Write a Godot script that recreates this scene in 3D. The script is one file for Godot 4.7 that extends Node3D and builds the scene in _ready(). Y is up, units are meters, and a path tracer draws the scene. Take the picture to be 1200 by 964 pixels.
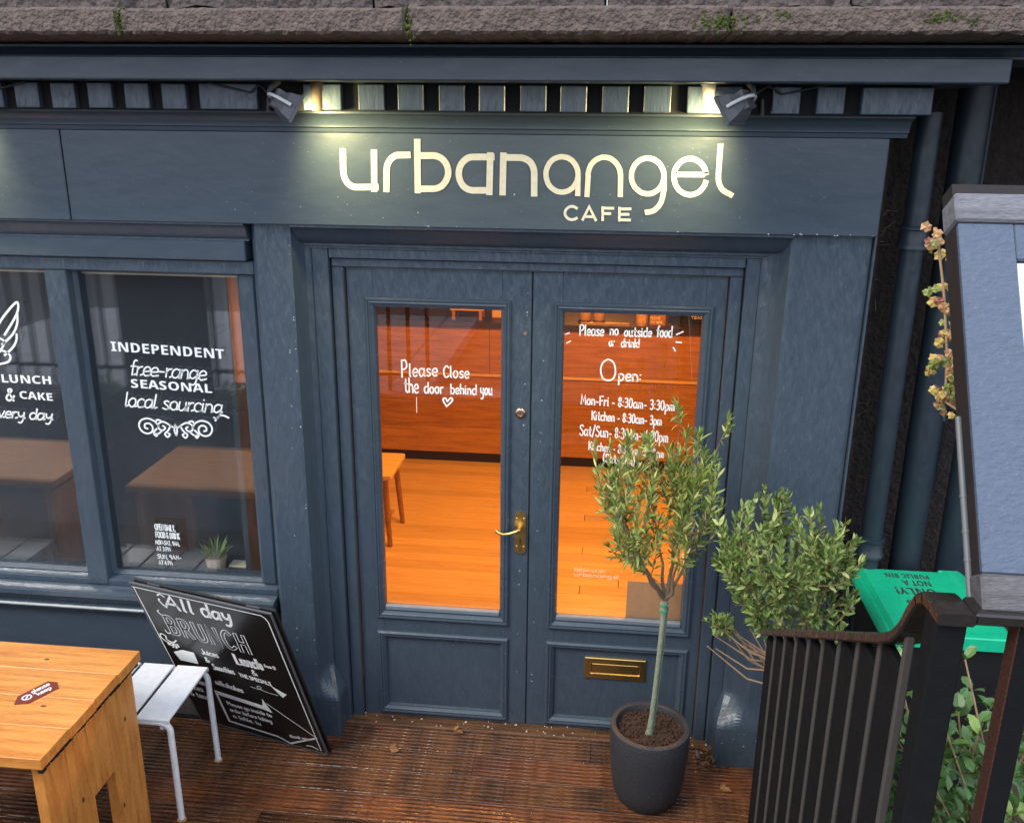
extends Node3D
# A cafe shopfront below street level: painted timber front with double doors, deck, tables, plants.
# x to the right along the front, y up from the deck, z out of the door leaves towards the street.

class MB:
	var v := PackedVector3Array()
	var n := PackedVector3Array()
	var c := PackedColorArray()
	var t := Transform3D()
	var tint := Color.WHITE
	var colored := false
	func tri(a: Vector3, b: Vector3, d: Vector3, na: Vector3, nb: Vector3, nd: Vector3) -> void:
		v.append(t * a); v.append(t * d); v.append(t * b)
		n.append((t.basis * na).normalized()); n.append((t.basis * nd).normalized()); n.append((t.basis * nb).normalized())
		if colored:
			c.append(tint); c.append(tint); c.append(tint)
	func flat(a: Vector3, b: Vector3, d: Vector3) -> void:
		var m := (b - a).cross(d - a).normalized()
		if m.length() > 0.5:
			tri(a, b, d, m, m, m)
	func quad(a: Vector3, b: Vector3, d: Vector3, e: Vector3) -> void:
		flat(a, b, d); flat(a, d, e)
	func face(p: Array, away: Vector3) -> void:
		var mid := Vector3.ZERO
		for q in p: mid += q
		mid /= p.size()
		var m: Vector3 = (p[1] - p[0]).cross(p[2] - p[0])
		if m.dot(mid - away) < 0.0: p.reverse()
		for i in range(1, p.size() - 1): flat(p[0], p[i], p[i + 1])
	func box(lo: Vector3, hi: Vector3, bevel := 0.0) -> void:
		var mid := (lo + hi) / 2.0
		var h := (hi - lo) / 2.0
		var b := minf(bevel, minf(h.x, minf(h.y, h.z)) * 0.8)
		for ax in 3:
			var u := (ax + 1) % 3
			var w := (ax + 2) % 3
			for s in [-1.0, 1.0]:
				var f := []
				for k in [[-1, -1], [1, -1], [1, 1], [-1, 1]]:
					var q := Vector3.ZERO
					q[ax] = s * h[ax]; q[u] = k[0] * (h[u] - b); q[w] = k[1] * (h[w] - b)
					f.append(mid + q)
				face(f, mid)
				if b > 0.0:
					for s2 in [-1.0, 1.0]:
						var e := []
						for k in [-1.0, 1.0]:
							var q := Vector3.ZERO
							q[ax] = s * h[ax]; q[u] = s2 * (h[u] - b); q[w] = k * (h[w] - b)
							e.append(mid + q)
						for k in [1.0, -1.0]:
							var q := Vector3.ZERO
							q[ax] = s * (h[ax] - b); q[u] = s2 * h[u]; q[w] = k * (h[w] - b)
							e.append(mid + q)
						face(e, mid)
		if b > 0.0:
			for sx in [-1.0, 1.0]:
				for sy in [-1.0, 1.0]:
					for sz in [-1.0, 1.0]:
						var s3 := Vector3(sx, sy, sz)
						face([mid + s3 * Vector3(h.x, h.y - b, h.z - b), mid + s3 * Vector3(h.x - b, h.y, h.z - b), mid + s3 * Vector3(h.x - b, h.y - b, h.z)], mid)
	# a closed outline (counter-clockwise seen along -axis) swept from o by the vector run; px and py carry the outline
	func prism(outline: PackedVector2Array, o: Vector3, px: Vector3, py: Vector3, run: Vector3, caps := true) -> void:
		var p := outline
		if Geometry2D.is_polygon_clockwise(p):
			p = outline.duplicate(); p.reverse()
		var k := p.size()
		var side := 1.0 if px.cross(py).dot(run) > 0.0 else -1.0
		var en := []
		for i in k:
			var d := (p[(i + 1) % k] - p[i]).normalized()
			en.append(Vector2(d.y, -d.x))
		for i in k:
			var j := (i + 1) % k
			var n0: Vector2 = en[i]
			var n1: Vector2 = en[i]
			var before: Vector2 = en[(i + k - 1) % k]
			var after: Vector2 = en[j]
			if before.dot(n0) > 0.75: n0 = (n0 + before).normalized()
			if after.dot(n1) > 0.75: n1 = (n1 + after).normalized()
			var a := o + px * p[i].x + py * p[i].y
			var b := o + px * p[j].x + py * p[j].y
			var m0 := px * n0.x + py * n0.y
			var m1 := px * n1.x + py * n1.y
			if side > 0.0:
				tri(a, b, b + run, m0, m1, m1); tri(a, b + run, a + run, m0, m1, m0)
			else:
				tri(b, a, a + run, m1, m0, m0); tri(b, a + run, b + run, m1, m0, m1)
		if caps:
			var ids := Geometry2D.triangulate_polygon(p)
			var mid := o + run / 2.0
			for i in range(0, ids.size(), 3):
				var f := []
				for q in 3: f.append(o + px * p[ids[i + q]].x + py * p[ids[i + q]].y)
				var cm: Vector3 = (f[0] + f[1] + f[2]) / 3.0
				face(f.duplicate(), cm + run * 0.5)
				for q in 3: f[q] += run
				face(f, cm + run * 0.5)
	func tube(path: Array, radius: Array, sides := 8, caps := true) -> void:
		var rings := []
		var norms := []
		var up := Vector3(0.31, 0.12, 0.94)
		for i in path.size():
			var d: Vector3 = (path[mini(i + 1, path.size() - 1)] - path[maxi(i - 1, 0)]).normalized()
			var a := up - d * up.dot(d)
			if a.length() < 0.05: a = Vector3(1, 0, 0) - d * d.x
			a = a.normalized(); up = a
			var b := d.cross(a)
			var ring := []
			var rn := []
			var r: float = radius[mini(i, radius.size() - 1)]
			for k in sides:
				var w := TAU * k / sides
				var m := a * cos(w) + b * sin(w)
				ring.append(path[i] + m * r); rn.append(m)
			rings.append(ring); norms.append(rn)
		for i in path.size() - 1:
			for k in sides:
				var l := (k + 1) % sides
				tri(rings[i][k], rings[i][l], rings[i + 1][l], norms[i][k], norms[i][l], norms[i + 1][l])
				tri(rings[i][k], rings[i + 1][l], rings[i + 1][k], norms[i][k], norms[i + 1][l], norms[i + 1][k])
		if caps:
			for k in range(1, sides - 1):
				flat(rings[0][0], rings[0][k + 1], rings[0][k])
				flat(rings[-1][0], rings[-1][k], rings[-1][k + 1])
	# profile of (radius, height), from the outside bottom up, smooth where it bends little
	func lathe(p: Array, o: Vector3, sides := 32) -> void:
		var en := []
		for i in p.size() - 1:
			var d: Vector2 = (p[i + 1] - p[i]).normalized()
			en.append(Vector2(d.y, -d.x))
		for i in p.size() - 1:
			var n0: Vector2 = en[i]
			var n1: Vector2 = en[i]
			if i > 0 and en[i - 1].dot(n0) > 0.7: n0 = (n0 + en[i - 1]).normalized()
			if i < p.size() - 2 and en[i + 1].dot(n1) > 0.7: n1 = (n1 + en[i + 1]).normalized()
			for k in sides:
				var a := TAU * k / sides
				var b := TAU * (k + 1) / sides
				var ca := Vector3(cos(a), 0, -sin(a))
				var cb := Vector3(cos(b), 0, -sin(b))
				var p0: Vector2 = p[i]
				var p1: Vector2 = p[i + 1]
				var q := [o + ca * p0.x + Vector3.UP * p0.y, o + cb * p0.x + Vector3.UP * p0.y, o + cb * p1.x + Vector3.UP * p1.y, o + ca * p1.x + Vector3.UP * p1.y]
				var m := [ca * n0.x + Vector3.UP * n0.y, cb * n0.x + Vector3.UP * n0.y, cb * n1.x + Vector3.UP * n1.y, ca * n1.x + Vector3.UP * n1.y]
				if p0.x > 0.0001: tri(q[0], q[1], q[2], m[0], m[1], m[2])
				if p1.x > 0.0001: tri(q[0], q[2], q[3], m[0], m[2], m[3])
	# a mitred moulding round a rectangle in the xy plane; profile of (distance inwards, z)
	func frame(x0: float, y0: float, x1: float, y1: float, p: Array) -> void:
		for i in p.size() - 1:
			var a: Vector2 = p[i]
			var b: Vector2 = p[i + 1]
			var c0 := [Vector3(x0 + a.x, y0 + a.x, a.y), Vector3(x1 - a.x, y0 + a.x, a.y), Vector3(x1 - a.x, y1 - a.x, a.y), Vector3(x0 + a.x, y1 - a.x, a.y)]
			var c1 := [Vector3(x0 + b.x, y0 + b.x, b.y), Vector3(x1 - b.x, y0 + b.x, b.y), Vector3(x1 - b.x, y1 - b.x, b.y), Vector3(x0 + b.x, y1 - b.x, b.y)]
			for k in 4:
				var l := (k + 1) % 4
				quad(c0[k], c0[l], c1[l], c1[k])
	# a painted stroke along points in the xy plane, raised by h
	func stroke(p: PackedVector2Array, w: float, h := 0.0006) -> void:
		var k := p.size()
		if k < 2: return
		var closed := p[0].distance_to(p[k - 1]) < 0.0005
		var lf := []
		var rt := []
		for i in k:
			var d0 := (p[i] - p[maxi(i - 1, 0)]).normalized()
			var d1 := (p[mini(i + 1, k - 1)] - p[i]).normalized()
			if closed and i == 0: d0 = (p[0] - p[k - 2]).normalized()
			if closed and i == k - 1: d1 = (p[1] - p[0]).normalized()
			if d0.length() < 0.5: d0 = d1
			if d1.length() < 0.5: d1 = d0
			var m0 := Vector2(-d0.y, d0.x)
			var m := (m0 + Vector2(-d1.y, d1.x))
			m = m.normalized() if m.length() > 0.2 else m0
			var far := w / 2.0 / maxf(0.55, m.dot(m0))
			var q := p[i]
			if not closed and i == 0: q -= d1 * w * 0.25
			if not closed and i == k - 1: q += d0 * w * 0.25
			lf.append(q + m * far); rt.append(q - m * far)
		for i in k - 1:
			var a := Vector3(lf[i].x, lf[i].y, h)
			var b := Vector3(rt[i].x, rt[i].y, h)
			var d := Vector3(rt[i + 1].x, rt[i + 1].y, h)
			var e := Vector3(lf[i + 1].x, lf[i + 1].y, h)
			quad(a, b, d, e)
			if h > 0.0009:
				var z := Vector3(0, 0, h)
				quad(a - z, a, e, e - z); quad(b, b - z, d - z, d)
	func mesh() -> ArrayMesh:
		var arrays := []
		arrays.resize(Mesh.ARRAY_MAX)
		arrays[Mesh.ARRAY_VERTEX] = v
		arrays[Mesh.ARRAY_NORMAL] = n
		if colored: arrays[Mesh.ARRAY_COLOR] = c
		var m := ArrayMesh.new()
		m.add_surface_from_arrays(Mesh.PRIMITIVE_TRIANGLES, arrays)
		return m

var M := {}
var taken := {}
var rng := RandomNumberGenerator.new()

func numbered(called: String) -> String:
	var k: int = taken.get(called, 0)
	taken[called] = k + 1
	return called if k == 0 else "%s_%03d" % [called, k]

func put(mesh: Mesh, called: String, m: Material, parent: Node = self, at := Transform3D()) -> MeshInstance3D:
	var o := MeshInstance3D.new()
	o.mesh = mesh
	o.material_override = m
	o.transform = at
	o.name = numbered(called) if parent == self else called
	parent.add_child(o, true)
	return o

func thing(called: String, label: String, category: String, at := Vector3.ZERO, group := "") -> Node3D:
	var o := Node3D.new()
	o.name = numbered(called)
	add_child(o)
	o.position = at
	return tag(o, label, category, group)

func tag(o: Node3D, label: String, category: String, group := "") -> Node3D:
	o.set_meta("label", label)
	o.set_meta("category", category)
	if group: o.set_meta("group", group)
	return o

func setting(called: String) -> Node3D:
	var o := Node3D.new()
	o.name = numbered(called)
	add_child(o)
	o.set_meta("kind", "structure")
	return o

func box(lo: Vector3, hi: Vector3, bevel := 0.0) -> Mesh:
	var b := MB.new()
	b.box(lo, hi, bevel)
	return b.mesh()

func pts(a: Array) -> PackedVector2Array:
	var p := PackedVector2Array()
	for i in range(0, a.size(), 2): p.append(Vector2(a[i], a[i + 1]))
	return p

# ---------------------------------------------------------------- materials
func noise_image(size: int, freq: float, octaves: int, sd: int, kind := FastNoiseLite.TYPE_SIMPLEX_SMOOTH) -> Image:
	var f := FastNoiseLite.new()
	f.seed = sd; f.noise_type = kind; f.frequency = freq
	f.fractal_octaves = octaves
	return f.get_seamless_image(size, size)

# colours at stops (linear), looked up with a mix of a coarse and a fine noise
func ramp_texture(size: int, coarse: float, fine: float, share: float, sd: int, stops: Array, specks := 0, speck_color := Color.WHITE) -> ImageTexture:
	var a := noise_image(size, coarse, 4, sd)
	var b := noise_image(size, fine, 2, sd + 7)
	var ad := a.get_data()
	var bd := b.get_data()
	var table := PackedByteArray()
	for i in 256:
		var x := i / 255.0 * (stops.size() - 1)
		var k := mini(int(x), stops.size() - 2)
		var col: Color = stops[k].lerp(stops[k + 1], x - k).linear_to_srgb()
		table.append(clampi(roundi(col.r * 255), 0, 255)); table.append(clampi(roundi(col.g * 255), 0, 255)); table.append(clampi(roundi(col.b * 255), 0, 255))
	var out := PackedByteArray()
	out.resize(size * size * 3)
	for i in size * size:
		var k := clampi(int(ad[i] * (1.0 - share) + bd[i] * share), 0, 255) * 3
		out[i * 3] = table[k]; out[i * 3 + 1] = table[k + 1]; out[i * 3 + 2] = table[k + 2]
	var im := Image.create_from_data(size, size, false, Image.FORMAT_RGB8, out)
	var r := RandomNumberGenerator.new()
	r.seed = sd
	for i in specks:
		var x := r.randi_range(2, size - 3)
		var y := r.randi_range(2, size - 3)
		var s := [1, 2, 2, 3][r.randi() % 4] as int
		var amount := r.randf_range(0.12, 0.6)
		for dx in s:
			for dy in s:
				im.set_pixel(x + dx, y + dy, im.get_pixel(x + dx, y + dy).lerp(speck_color, amount))
	return ImageTexture.create_from_image(im)

func bump_texture(size: int, freq: float, octaves: int, sd: int, strength: float, kind := FastNoiseLite.TYPE_SIMPLEX_SMOOTH) -> ImageTexture:
	var im := noise_image(size, freq, octaves, sd, kind)
	im.convert(Image.FORMAT_RGBA8)
	im.bump_map_to_normal_map(strength)
	return ImageTexture.create_from_image(im)

func grey_texture(size: int, freq: float, octaves: int, sd: int, lo: float, hi: float) -> ImageTexture:
	var im := noise_image(size, freq, octaves, sd)
	var d := im.get_data()
	for i in d.size(): d[i] = clampi(int((lo + (hi - lo) * d[i] / 255.0) * 255.0), 0, 255)
	return ImageTexture.create_from_image(Image.create_from_data(size, size, false, Image.FORMAT_L8, d))

func mat(called: String, color: Color, rough: float, tex: Texture2D = null, scale := Vector3.ONE, normal: Texture2D = null, depth := 1.0, rough_tex: Texture2D = null) -> StandardMaterial3D:
	var m := StandardMaterial3D.new()
	m.resource_name = called
	m.albedo_color = color.linear_to_srgb()
	m.roughness = rough
	m.albedo_texture = tex
	m.uv1_triplanar = true
	m.uv1_world_triplanar = true
	m.uv1_scale = scale
	m.uv1_triplanar_sharpness = 8.0
	if normal:
		m.normal_enabled = true
		m.normal_texture = normal
		m.normal_scale = depth
	if rough_tex: m.roughness_texture = rough_tex
	M[called] = m
	return m

func L(r: float, g: float, b: float) -> Color:
	return Color(r, g, b)

func make_materials() -> void:
	var paint_tex := ramp_texture(1024, 0.006, 0.05, 0.35, 11, [L(0.78, 0.78, 0.8), L(0.92, 0.93, 0.94), L(1.0, 1.0, 1.0)], 240, Color(1, 1, 1))
	var soft := bump_texture(512, 0.02, 4, 21, 3.0)
	var rough_var := grey_texture(512, 0.012, 4, 31, 0.65, 1.0)
	var coarse := bump_texture(512, 0.05, 5, 41, 6.0)
	var brushed := bump_texture(512, 0.03, 5, 23, 4.0)
	var navy_tex := ramp_texture(1024, 0.006, 0.06, 0.4, 12, [L(0.040, 0.060, 0.084), L(0.047, 0.068, 0.094), L(0.050, 0.072, 0.099), L(0.059, 0.083, 0.110)], 420, Color(0.72, 0.75, 0.78))
	mat("navy", L(1, 1, 1), 0.42, navy_tex, Vector3(3.0, 0.5, 3.0), brushed, 0.35, rough_var)
	mat("navy_fascia", L(1, 1, 1), 0.42, navy_tex, Vector3(0.7, 1.6, 1.6), soft, 0.15, rough_var)
	mat("navy_moulding", L(1, 1, 1), 0.3, navy_tex, Vector3(1.5, 1.5, 1.5), soft, 0.2, rough_var)
	mat("primer", L(0.42, 0.43, 0.43), 0.8)
	mat("grit", L(0.55, 0.47, 0.40), 0.9)
	mat("navy_lit", L(0.16, 0.19, 0.23), 0.5, paint_tex, Vector3(1.7, 1.7, 1.7), soft, 0.3, rough_var)
	mat("pipe_navy", L(0.015, 0.026, 0.038), 0.45, paint_tex, Vector3(2, 0.7, 2), soft, 0.4)
	mat("void_black", L(0.004, 0.004, 0.005), 0.9)  # near-black; also paints the shade between the dentils
	mat("cream", L(0.66, 0.63, 0.53), 0.55, paint_tex, Vector3(6, 6, 6))
	mat("chalk", L(0.85, 0.85, 0.83), 0.8)
	mat("white_print", L(0.8, 0.84, 0.84), 0.6)
	mat("faint_print", L(0.75, 0.6, 0.42), 0.6)
	var stone_tex := ramp_texture(1024, 0.012, 0.14, 0.5, 51, [L(0.055, 0.045, 0.042), L(0.17, 0.135, 0.12), L(0.27, 0.205, 0.18), L(0.38, 0.31, 0.28)], 900, Color(0.75, 0.72, 0.7))
	mat("sandstone", L(0.52, 0.50, 0.48), 0.9, stone_tex, Vector3(2.2, 2.2, 2.2), coarse, 1.6)
	mat("dark_stone", L(0.15, 0.145, 0.145), 0.9, stone_tex, Vector3(1.2, 1.2, 1.2), coarse, 1.0)  # stone texture at one very dark tone for the recess walls
	mat("upper_stone", L(0.42, 0.43, 0.46), 0.9, stone_tex, Vector3(0.9, 0.9, 0.9), coarse, 1.2)
	var slab_tex := ramp_texture(512, 0.012, 0.1, 0.5, 55, [L(0.14, 0.15, 0.165), L(0.22, 0.235, 0.255), L(0.30, 0.315, 0.335)])
	mat("pavement_stone", L(1, 1, 1), 0.6, slab_tex, Vector3(0.7, 0.7, 0.7), coarse, 0.5)
	mat("asphalt", L(0.16, 0.16, 0.165), 0.8, slab_tex, Vector3(2, 2, 2), coarse, 1.0)
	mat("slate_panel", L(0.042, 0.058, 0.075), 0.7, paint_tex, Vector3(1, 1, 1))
	mat("moss", L(0.075, 0.10, 0.016), 0.95)
	var deck_tex := ramp_texture(512, 0.010, 0.09, 0.45, 61, [L(0.012, 0.007, 0.005), L(0.055, 0.023, 0.011), L(0.17, 0.067, 0.025), L(0.32, 0.14, 0.058)])
	var deck_rough := grey_texture(512, 0.01, 3, 63, 0.35, 1.0)
	mat("deck", L(1, 1, 1), 0.3, deck_tex, Vector3(0.9, 5, 5), coarse, 0.3, deck_rough)
	mat("deck_dark", L(0.62, 0.62, 0.62), 0.28, deck_tex, Vector3(1.1, 6, 6), coarse, 0.3, deck_rough)
	mat("deck_red", L(1.2, 1.0, 0.9), 0.4, deck_tex, Vector3(0.6, 5, 5), coarse, 0.35, deck_rough)
	mat("threshold", L(0.9, 1.0, 1.05), 0.7, deck_tex, Vector3(0.8, 9, 9), coarse, 0.5)
	var pine := ramp_texture(512, 0.008, 0.07, 0.4, 71, [L(0.26, 0.085, 0.018), L(0.60, 0.25, 0.055), L(0.76, 0.36, 0.088), L(0.85, 0.46, 0.13)])
	mat("table_pine", L(0.97, 0.85, 0.80), 0.4, pine, Vector3(0.55, 7, 7), soft, 0.3, rough_var)
	mat("table_pine_up", L(0.97, 0.85, 0.80), 0.4, pine, Vector3(5, 0.8, 5), soft, 0.3, rough_var)
	mat("bark", L(0.12, 0.06, 0.03), 0.9, deck_tex, Vector3(6, 12, 6), coarse, 1.0)
	mat("cut_end", L(0.42, 0.16, 0.045), 0.6, pine, Vector3(7, 7, 7))
	var room_tex := ramp_texture(512, 0.008, 0.07, 0.4, 75, [L(0.46, 0.27, 0.09), L(0.66, 0.42, 0.15), L(0.74, 0.49, 0.18), L(0.80, 0.55, 0.22)])
	mat("room_floor", L(1, 1, 1), 0.5, room_tex, Vector3(0.5, 6, 6), soft, 0.2, rough_var)
	mat("room_floor_dark", L(0.86, 0.84, 0.82), 0.5, room_tex, Vector3(0.6, 7, 7), soft, 0.2, rough_var)
	var red_tex := ramp_texture(512, 0.009, 0.08, 0.4, 81, [L(0.21, 0.082, 0.012), L(0.40, 0.170, 0.026), L(0.55, 0.26, 0.045)])
	mat("counter_wood", L(0.85, 0.85, 0.85), 0.4, red_tex, Vector3(0.6, 6, 6), soft, 0.2, rough_var)
	mat("counter_wood_pale", L(1.05, 1.12, 1.1), 0.4, red_tex, Vector3(0.5, 5, 5), soft, 0.2, rough_var)
	mat("counter_edge", L(0.85, 0.8, 0.7), 0.5, room_tex, Vector3(0.6, 6, 6))
	mat("dark_wood", L(0.06, 0.05, 0.045), 0.5, red_tex, Vector3(2, 2, 2))
	mat("room_wall", L(0.42, 0.25, 0.11), 0.8, paint_tex, Vector3(1, 1, 1))
	mat("dark_room", L(0.008, 0.009, 0.011), 0.9)
	mat("brown_post", L(0.13, 0.10, 0.09), 0.6, red_tex, Vector3(6, 0.8, 6))
	mat("lit_post", L(0.62, 0.33, 0.16), 0.6, pine, Vector3(6, 0.8, 6))
	var weathered := ramp_texture(512, 0.008, 0.1, 0.5, 91, [L(0.08, 0.08, 0.085), L(0.19, 0.19, 0.205), L(0.33, 0.33, 0.36), L(0.46, 0.46, 0.5)])
	mat("weathered", L(0.46, 0.46, 0.48), 0.7, weathered, Vector3(1.2, 14, 14), coarse, 0.8)
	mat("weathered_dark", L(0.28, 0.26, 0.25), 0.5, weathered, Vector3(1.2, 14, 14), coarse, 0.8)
	var peel := bump_texture(512, 0.035, 5, 95, 9.0, FastNoiseLite.TYPE_CELLULAR)
	mat("peeling_blue", L(0.070, 0.094, 0.140), 0.5, paint_tex, Vector3(3, 7, 7), peel, 0.7, rough_var)
	mat("brown_side", L(0.060, 0.036, 0.026), 0.7, deck_tex, Vector3(8, 1, 8))
	mat("paper", L(0.82, 0.80, 0.80), 0.7)
	mat("print_ink", L(0.03, 0.03, 0.035), 0.7)
	mat("black_iron", L(0.010, 0.010, 0.0105), 0.8, paint_tex, Vector3(3, 2, 3), soft, 0.4, rough_var)
	M.black_iron.metallic_specular = 0.18
	mat("iron_rail", L(0.019, 0.0145, 0.0125), 0.36, paint_tex, Vector3(3, 3, 3), soft, 0.5, rough_var)
	mat("rust", L(0.22, 0.062, 0.022), 0.8, stone_tex, Vector3(5, 5, 5), coarse, 0.8)
	mat("grey_tube", L(0.11, 0.115, 0.12), 0.45, paint_tex, Vector3(8, 3, 8))
	mat("bin_green", L(0.010, 0.46, 0.245), 0.38, paint_tex, Vector3(4, 4, 4), soft, 0.15, rough_var)
	mat("bin_black", L(0.012, 0.012, 0.013), 0.5, paint_tex, Vector3(3, 3, 3))
	mat("pot_grey", L(0.033, 0.035, 0.041), 0.62, ramp_texture(512, 0.02, 0.2, 0.5, 101, [L(0.6, 0.6, 0.6), L(0.9, 0.9, 0.9), L(1, 1, 1)], 160, Color(1, 1, 1)), Vector3(3, 3, 3), coarse, 0.35)
	mat("soil", L(0.8, 0.75, 0.72), 0.95, ramp_texture(512, 0.05, 0.2, 0.5, 111, [L(0.012, 0.006, 0.004), L(0.06, 0.03, 0.018), L(0.13, 0.07, 0.045)], 500, Color(0.6, 0.5, 0.42)), Vector3(4, 4, 4), coarse, 1.5)
	mat("olive_bark", L(0.95, 0.85, 0.66), 0.85, stone_tex, Vector3(14, 5, 14), coarse, 0.8)
	mat("green_stem", L(1, 1, 1), 0.8, ramp_texture(256, 0.03, 0.15, 0.5, 121, [L(0.16, 0.14, 0.10), L(0.20, 0.22, 0.155), L(0.25, 0.30, 0.21), L(0.36, 0.38, 0.30)]), Vector3(9, 3, 9), coarse, 0.8)
	mat("tie_green", L(0.03, 0.28, 0.16), 0.5)
	mat("twig", L(0.34, 0.22, 0.12), 0.85)
	mat("knot", L(0.13, 0.05, 0.02), 0.6)
	mat("brown_iron", L(0.050, 0.043, 0.037), 0.7, paint_tex, Vector3(5, 3, 5), soft, 0.4)
	mat("brown_box", L(0.05, 0.032, 0.018), 0.7)
	mat("white_metal", L(0.86, 0.86, 0.86), 0.38, paint_tex, Vector3(3, 3, 3))
	mat("foot_rust", L(0.42, 0.22, 0.10), 0.8)
	mat("board_black", L(0.0085, 0.0085, 0.009), 0.28, paint_tex, Vector3(2, 2, 2), soft, 0.06)
	mat("board_edge", L(0.015, 0.014, 0.014), 0.5)
	mat("lamp_grey", L(0.10, 0.105, 0.12), 0.45, paint_tex, Vector3(8, 8, 8))
	mat("yoke_highlight", L(0.68, 0.70, 0.72), 0.35)
	mat("cable", L(0.02, 0.02, 0.022), 0.5)
	mat("tag_red", L(0.20, 0.035, 0.020), 0.6)
	mat("jar_tan", L(0.42, 0.24, 0.09), 0.4)
	mat("card_tan", L(0.50, 0.27, 0.13), 0.8, paint_tex, Vector3(3, 3, 3))
	mat("pale_blue", L(0.48, 0.66, 0.70), 0.6)
	mat("pale_stuff", L(0.55, 0.52, 0.38), 0.7)
	mat("terracotta", L(0.55, 0.42, 0.33), 0.8)
	mat("plinth_grey", L(0.34, 0.36, 0.38), 0.7, stone_tex, Vector3(2, 2, 2))
	mat("ground", L(0.5, 0.46, 0.42), 0.9, stone_tex, Vector3(0.8, 0.8, 0.8))
	mat("rubbish", L(0.7, 0.7, 0.7), 0.7)
	var brass := mat("brass", L(0.78, 0.52, 0.18), 0.42, paint_tex, Vector3(9, 9, 9), soft, 0.2, rough_var)
	brass.metallic = 1.0
	var steel := mat("copper_lock", L(0.62, 0.42, 0.30), 0.3)
	steel.metallic = 1.0
	var leaf := mat("leaf", L(1, 1, 1), 0.5)
	leaf.vertex_color_use_as_albedo = true
	leaf.uv1_triplanar = false
	leaf.backlight_enabled = true
	leaf.backlight = Color(0.25, 0.28, 0.12)
	var vine := mat("vine_leaf", L(1, 1, 1), 0.55)
	vine.vertex_color_use_as_albedo = true
	vine.uv1_triplanar = false
	for k in [["glossy_leaf_a", L(0.06, 0.14, 0.033)], ["glossy_leaf_b", L(0.09, 0.20, 0.05)], ["glossy_leaf_c", L(0.22, 0.34, 0.06)], ["autumn_a", L(0.50, 0.36, 0.10)], ["autumn_b", L(0.38, 0.20, 0.09)], ["autumn_c", L(0.30, 0.10, 0.07)], ["autumn_d", L(0.22, 0.26, 0.06)]]:
		var lm := mat(k[0], k[1], 0.38)
		lm.backlight_enabled = true
		lm.backlight = Color(0.2, 0.2, 0.08)
	var glass := StandardMaterial3D.new()
	glass.resource_name = "glass"
	glass.transparency = BaseMaterial3D.TRANSPARENCY_ALPHA
	glass.albedo_color = Color(1, 1, 1, 0.002)
	glass.roughness = 0.0
	M.glass = glass
	M.lens = glow("lens", Color(1.0, 0.93, 0.70), 2.0)
	M.bulb = glow("bulb", Color(1.0, 0.78, 0.5), 5.0)

func glow(called: String, c: Color, e: float) -> StandardMaterial3D:
	var m := mat(called, L(0.8, 0.8, 0.8), 0.4)
	m.emission_enabled = true
	m.emission = c
	m.emission_energy_multiplier = e
	return m

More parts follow.
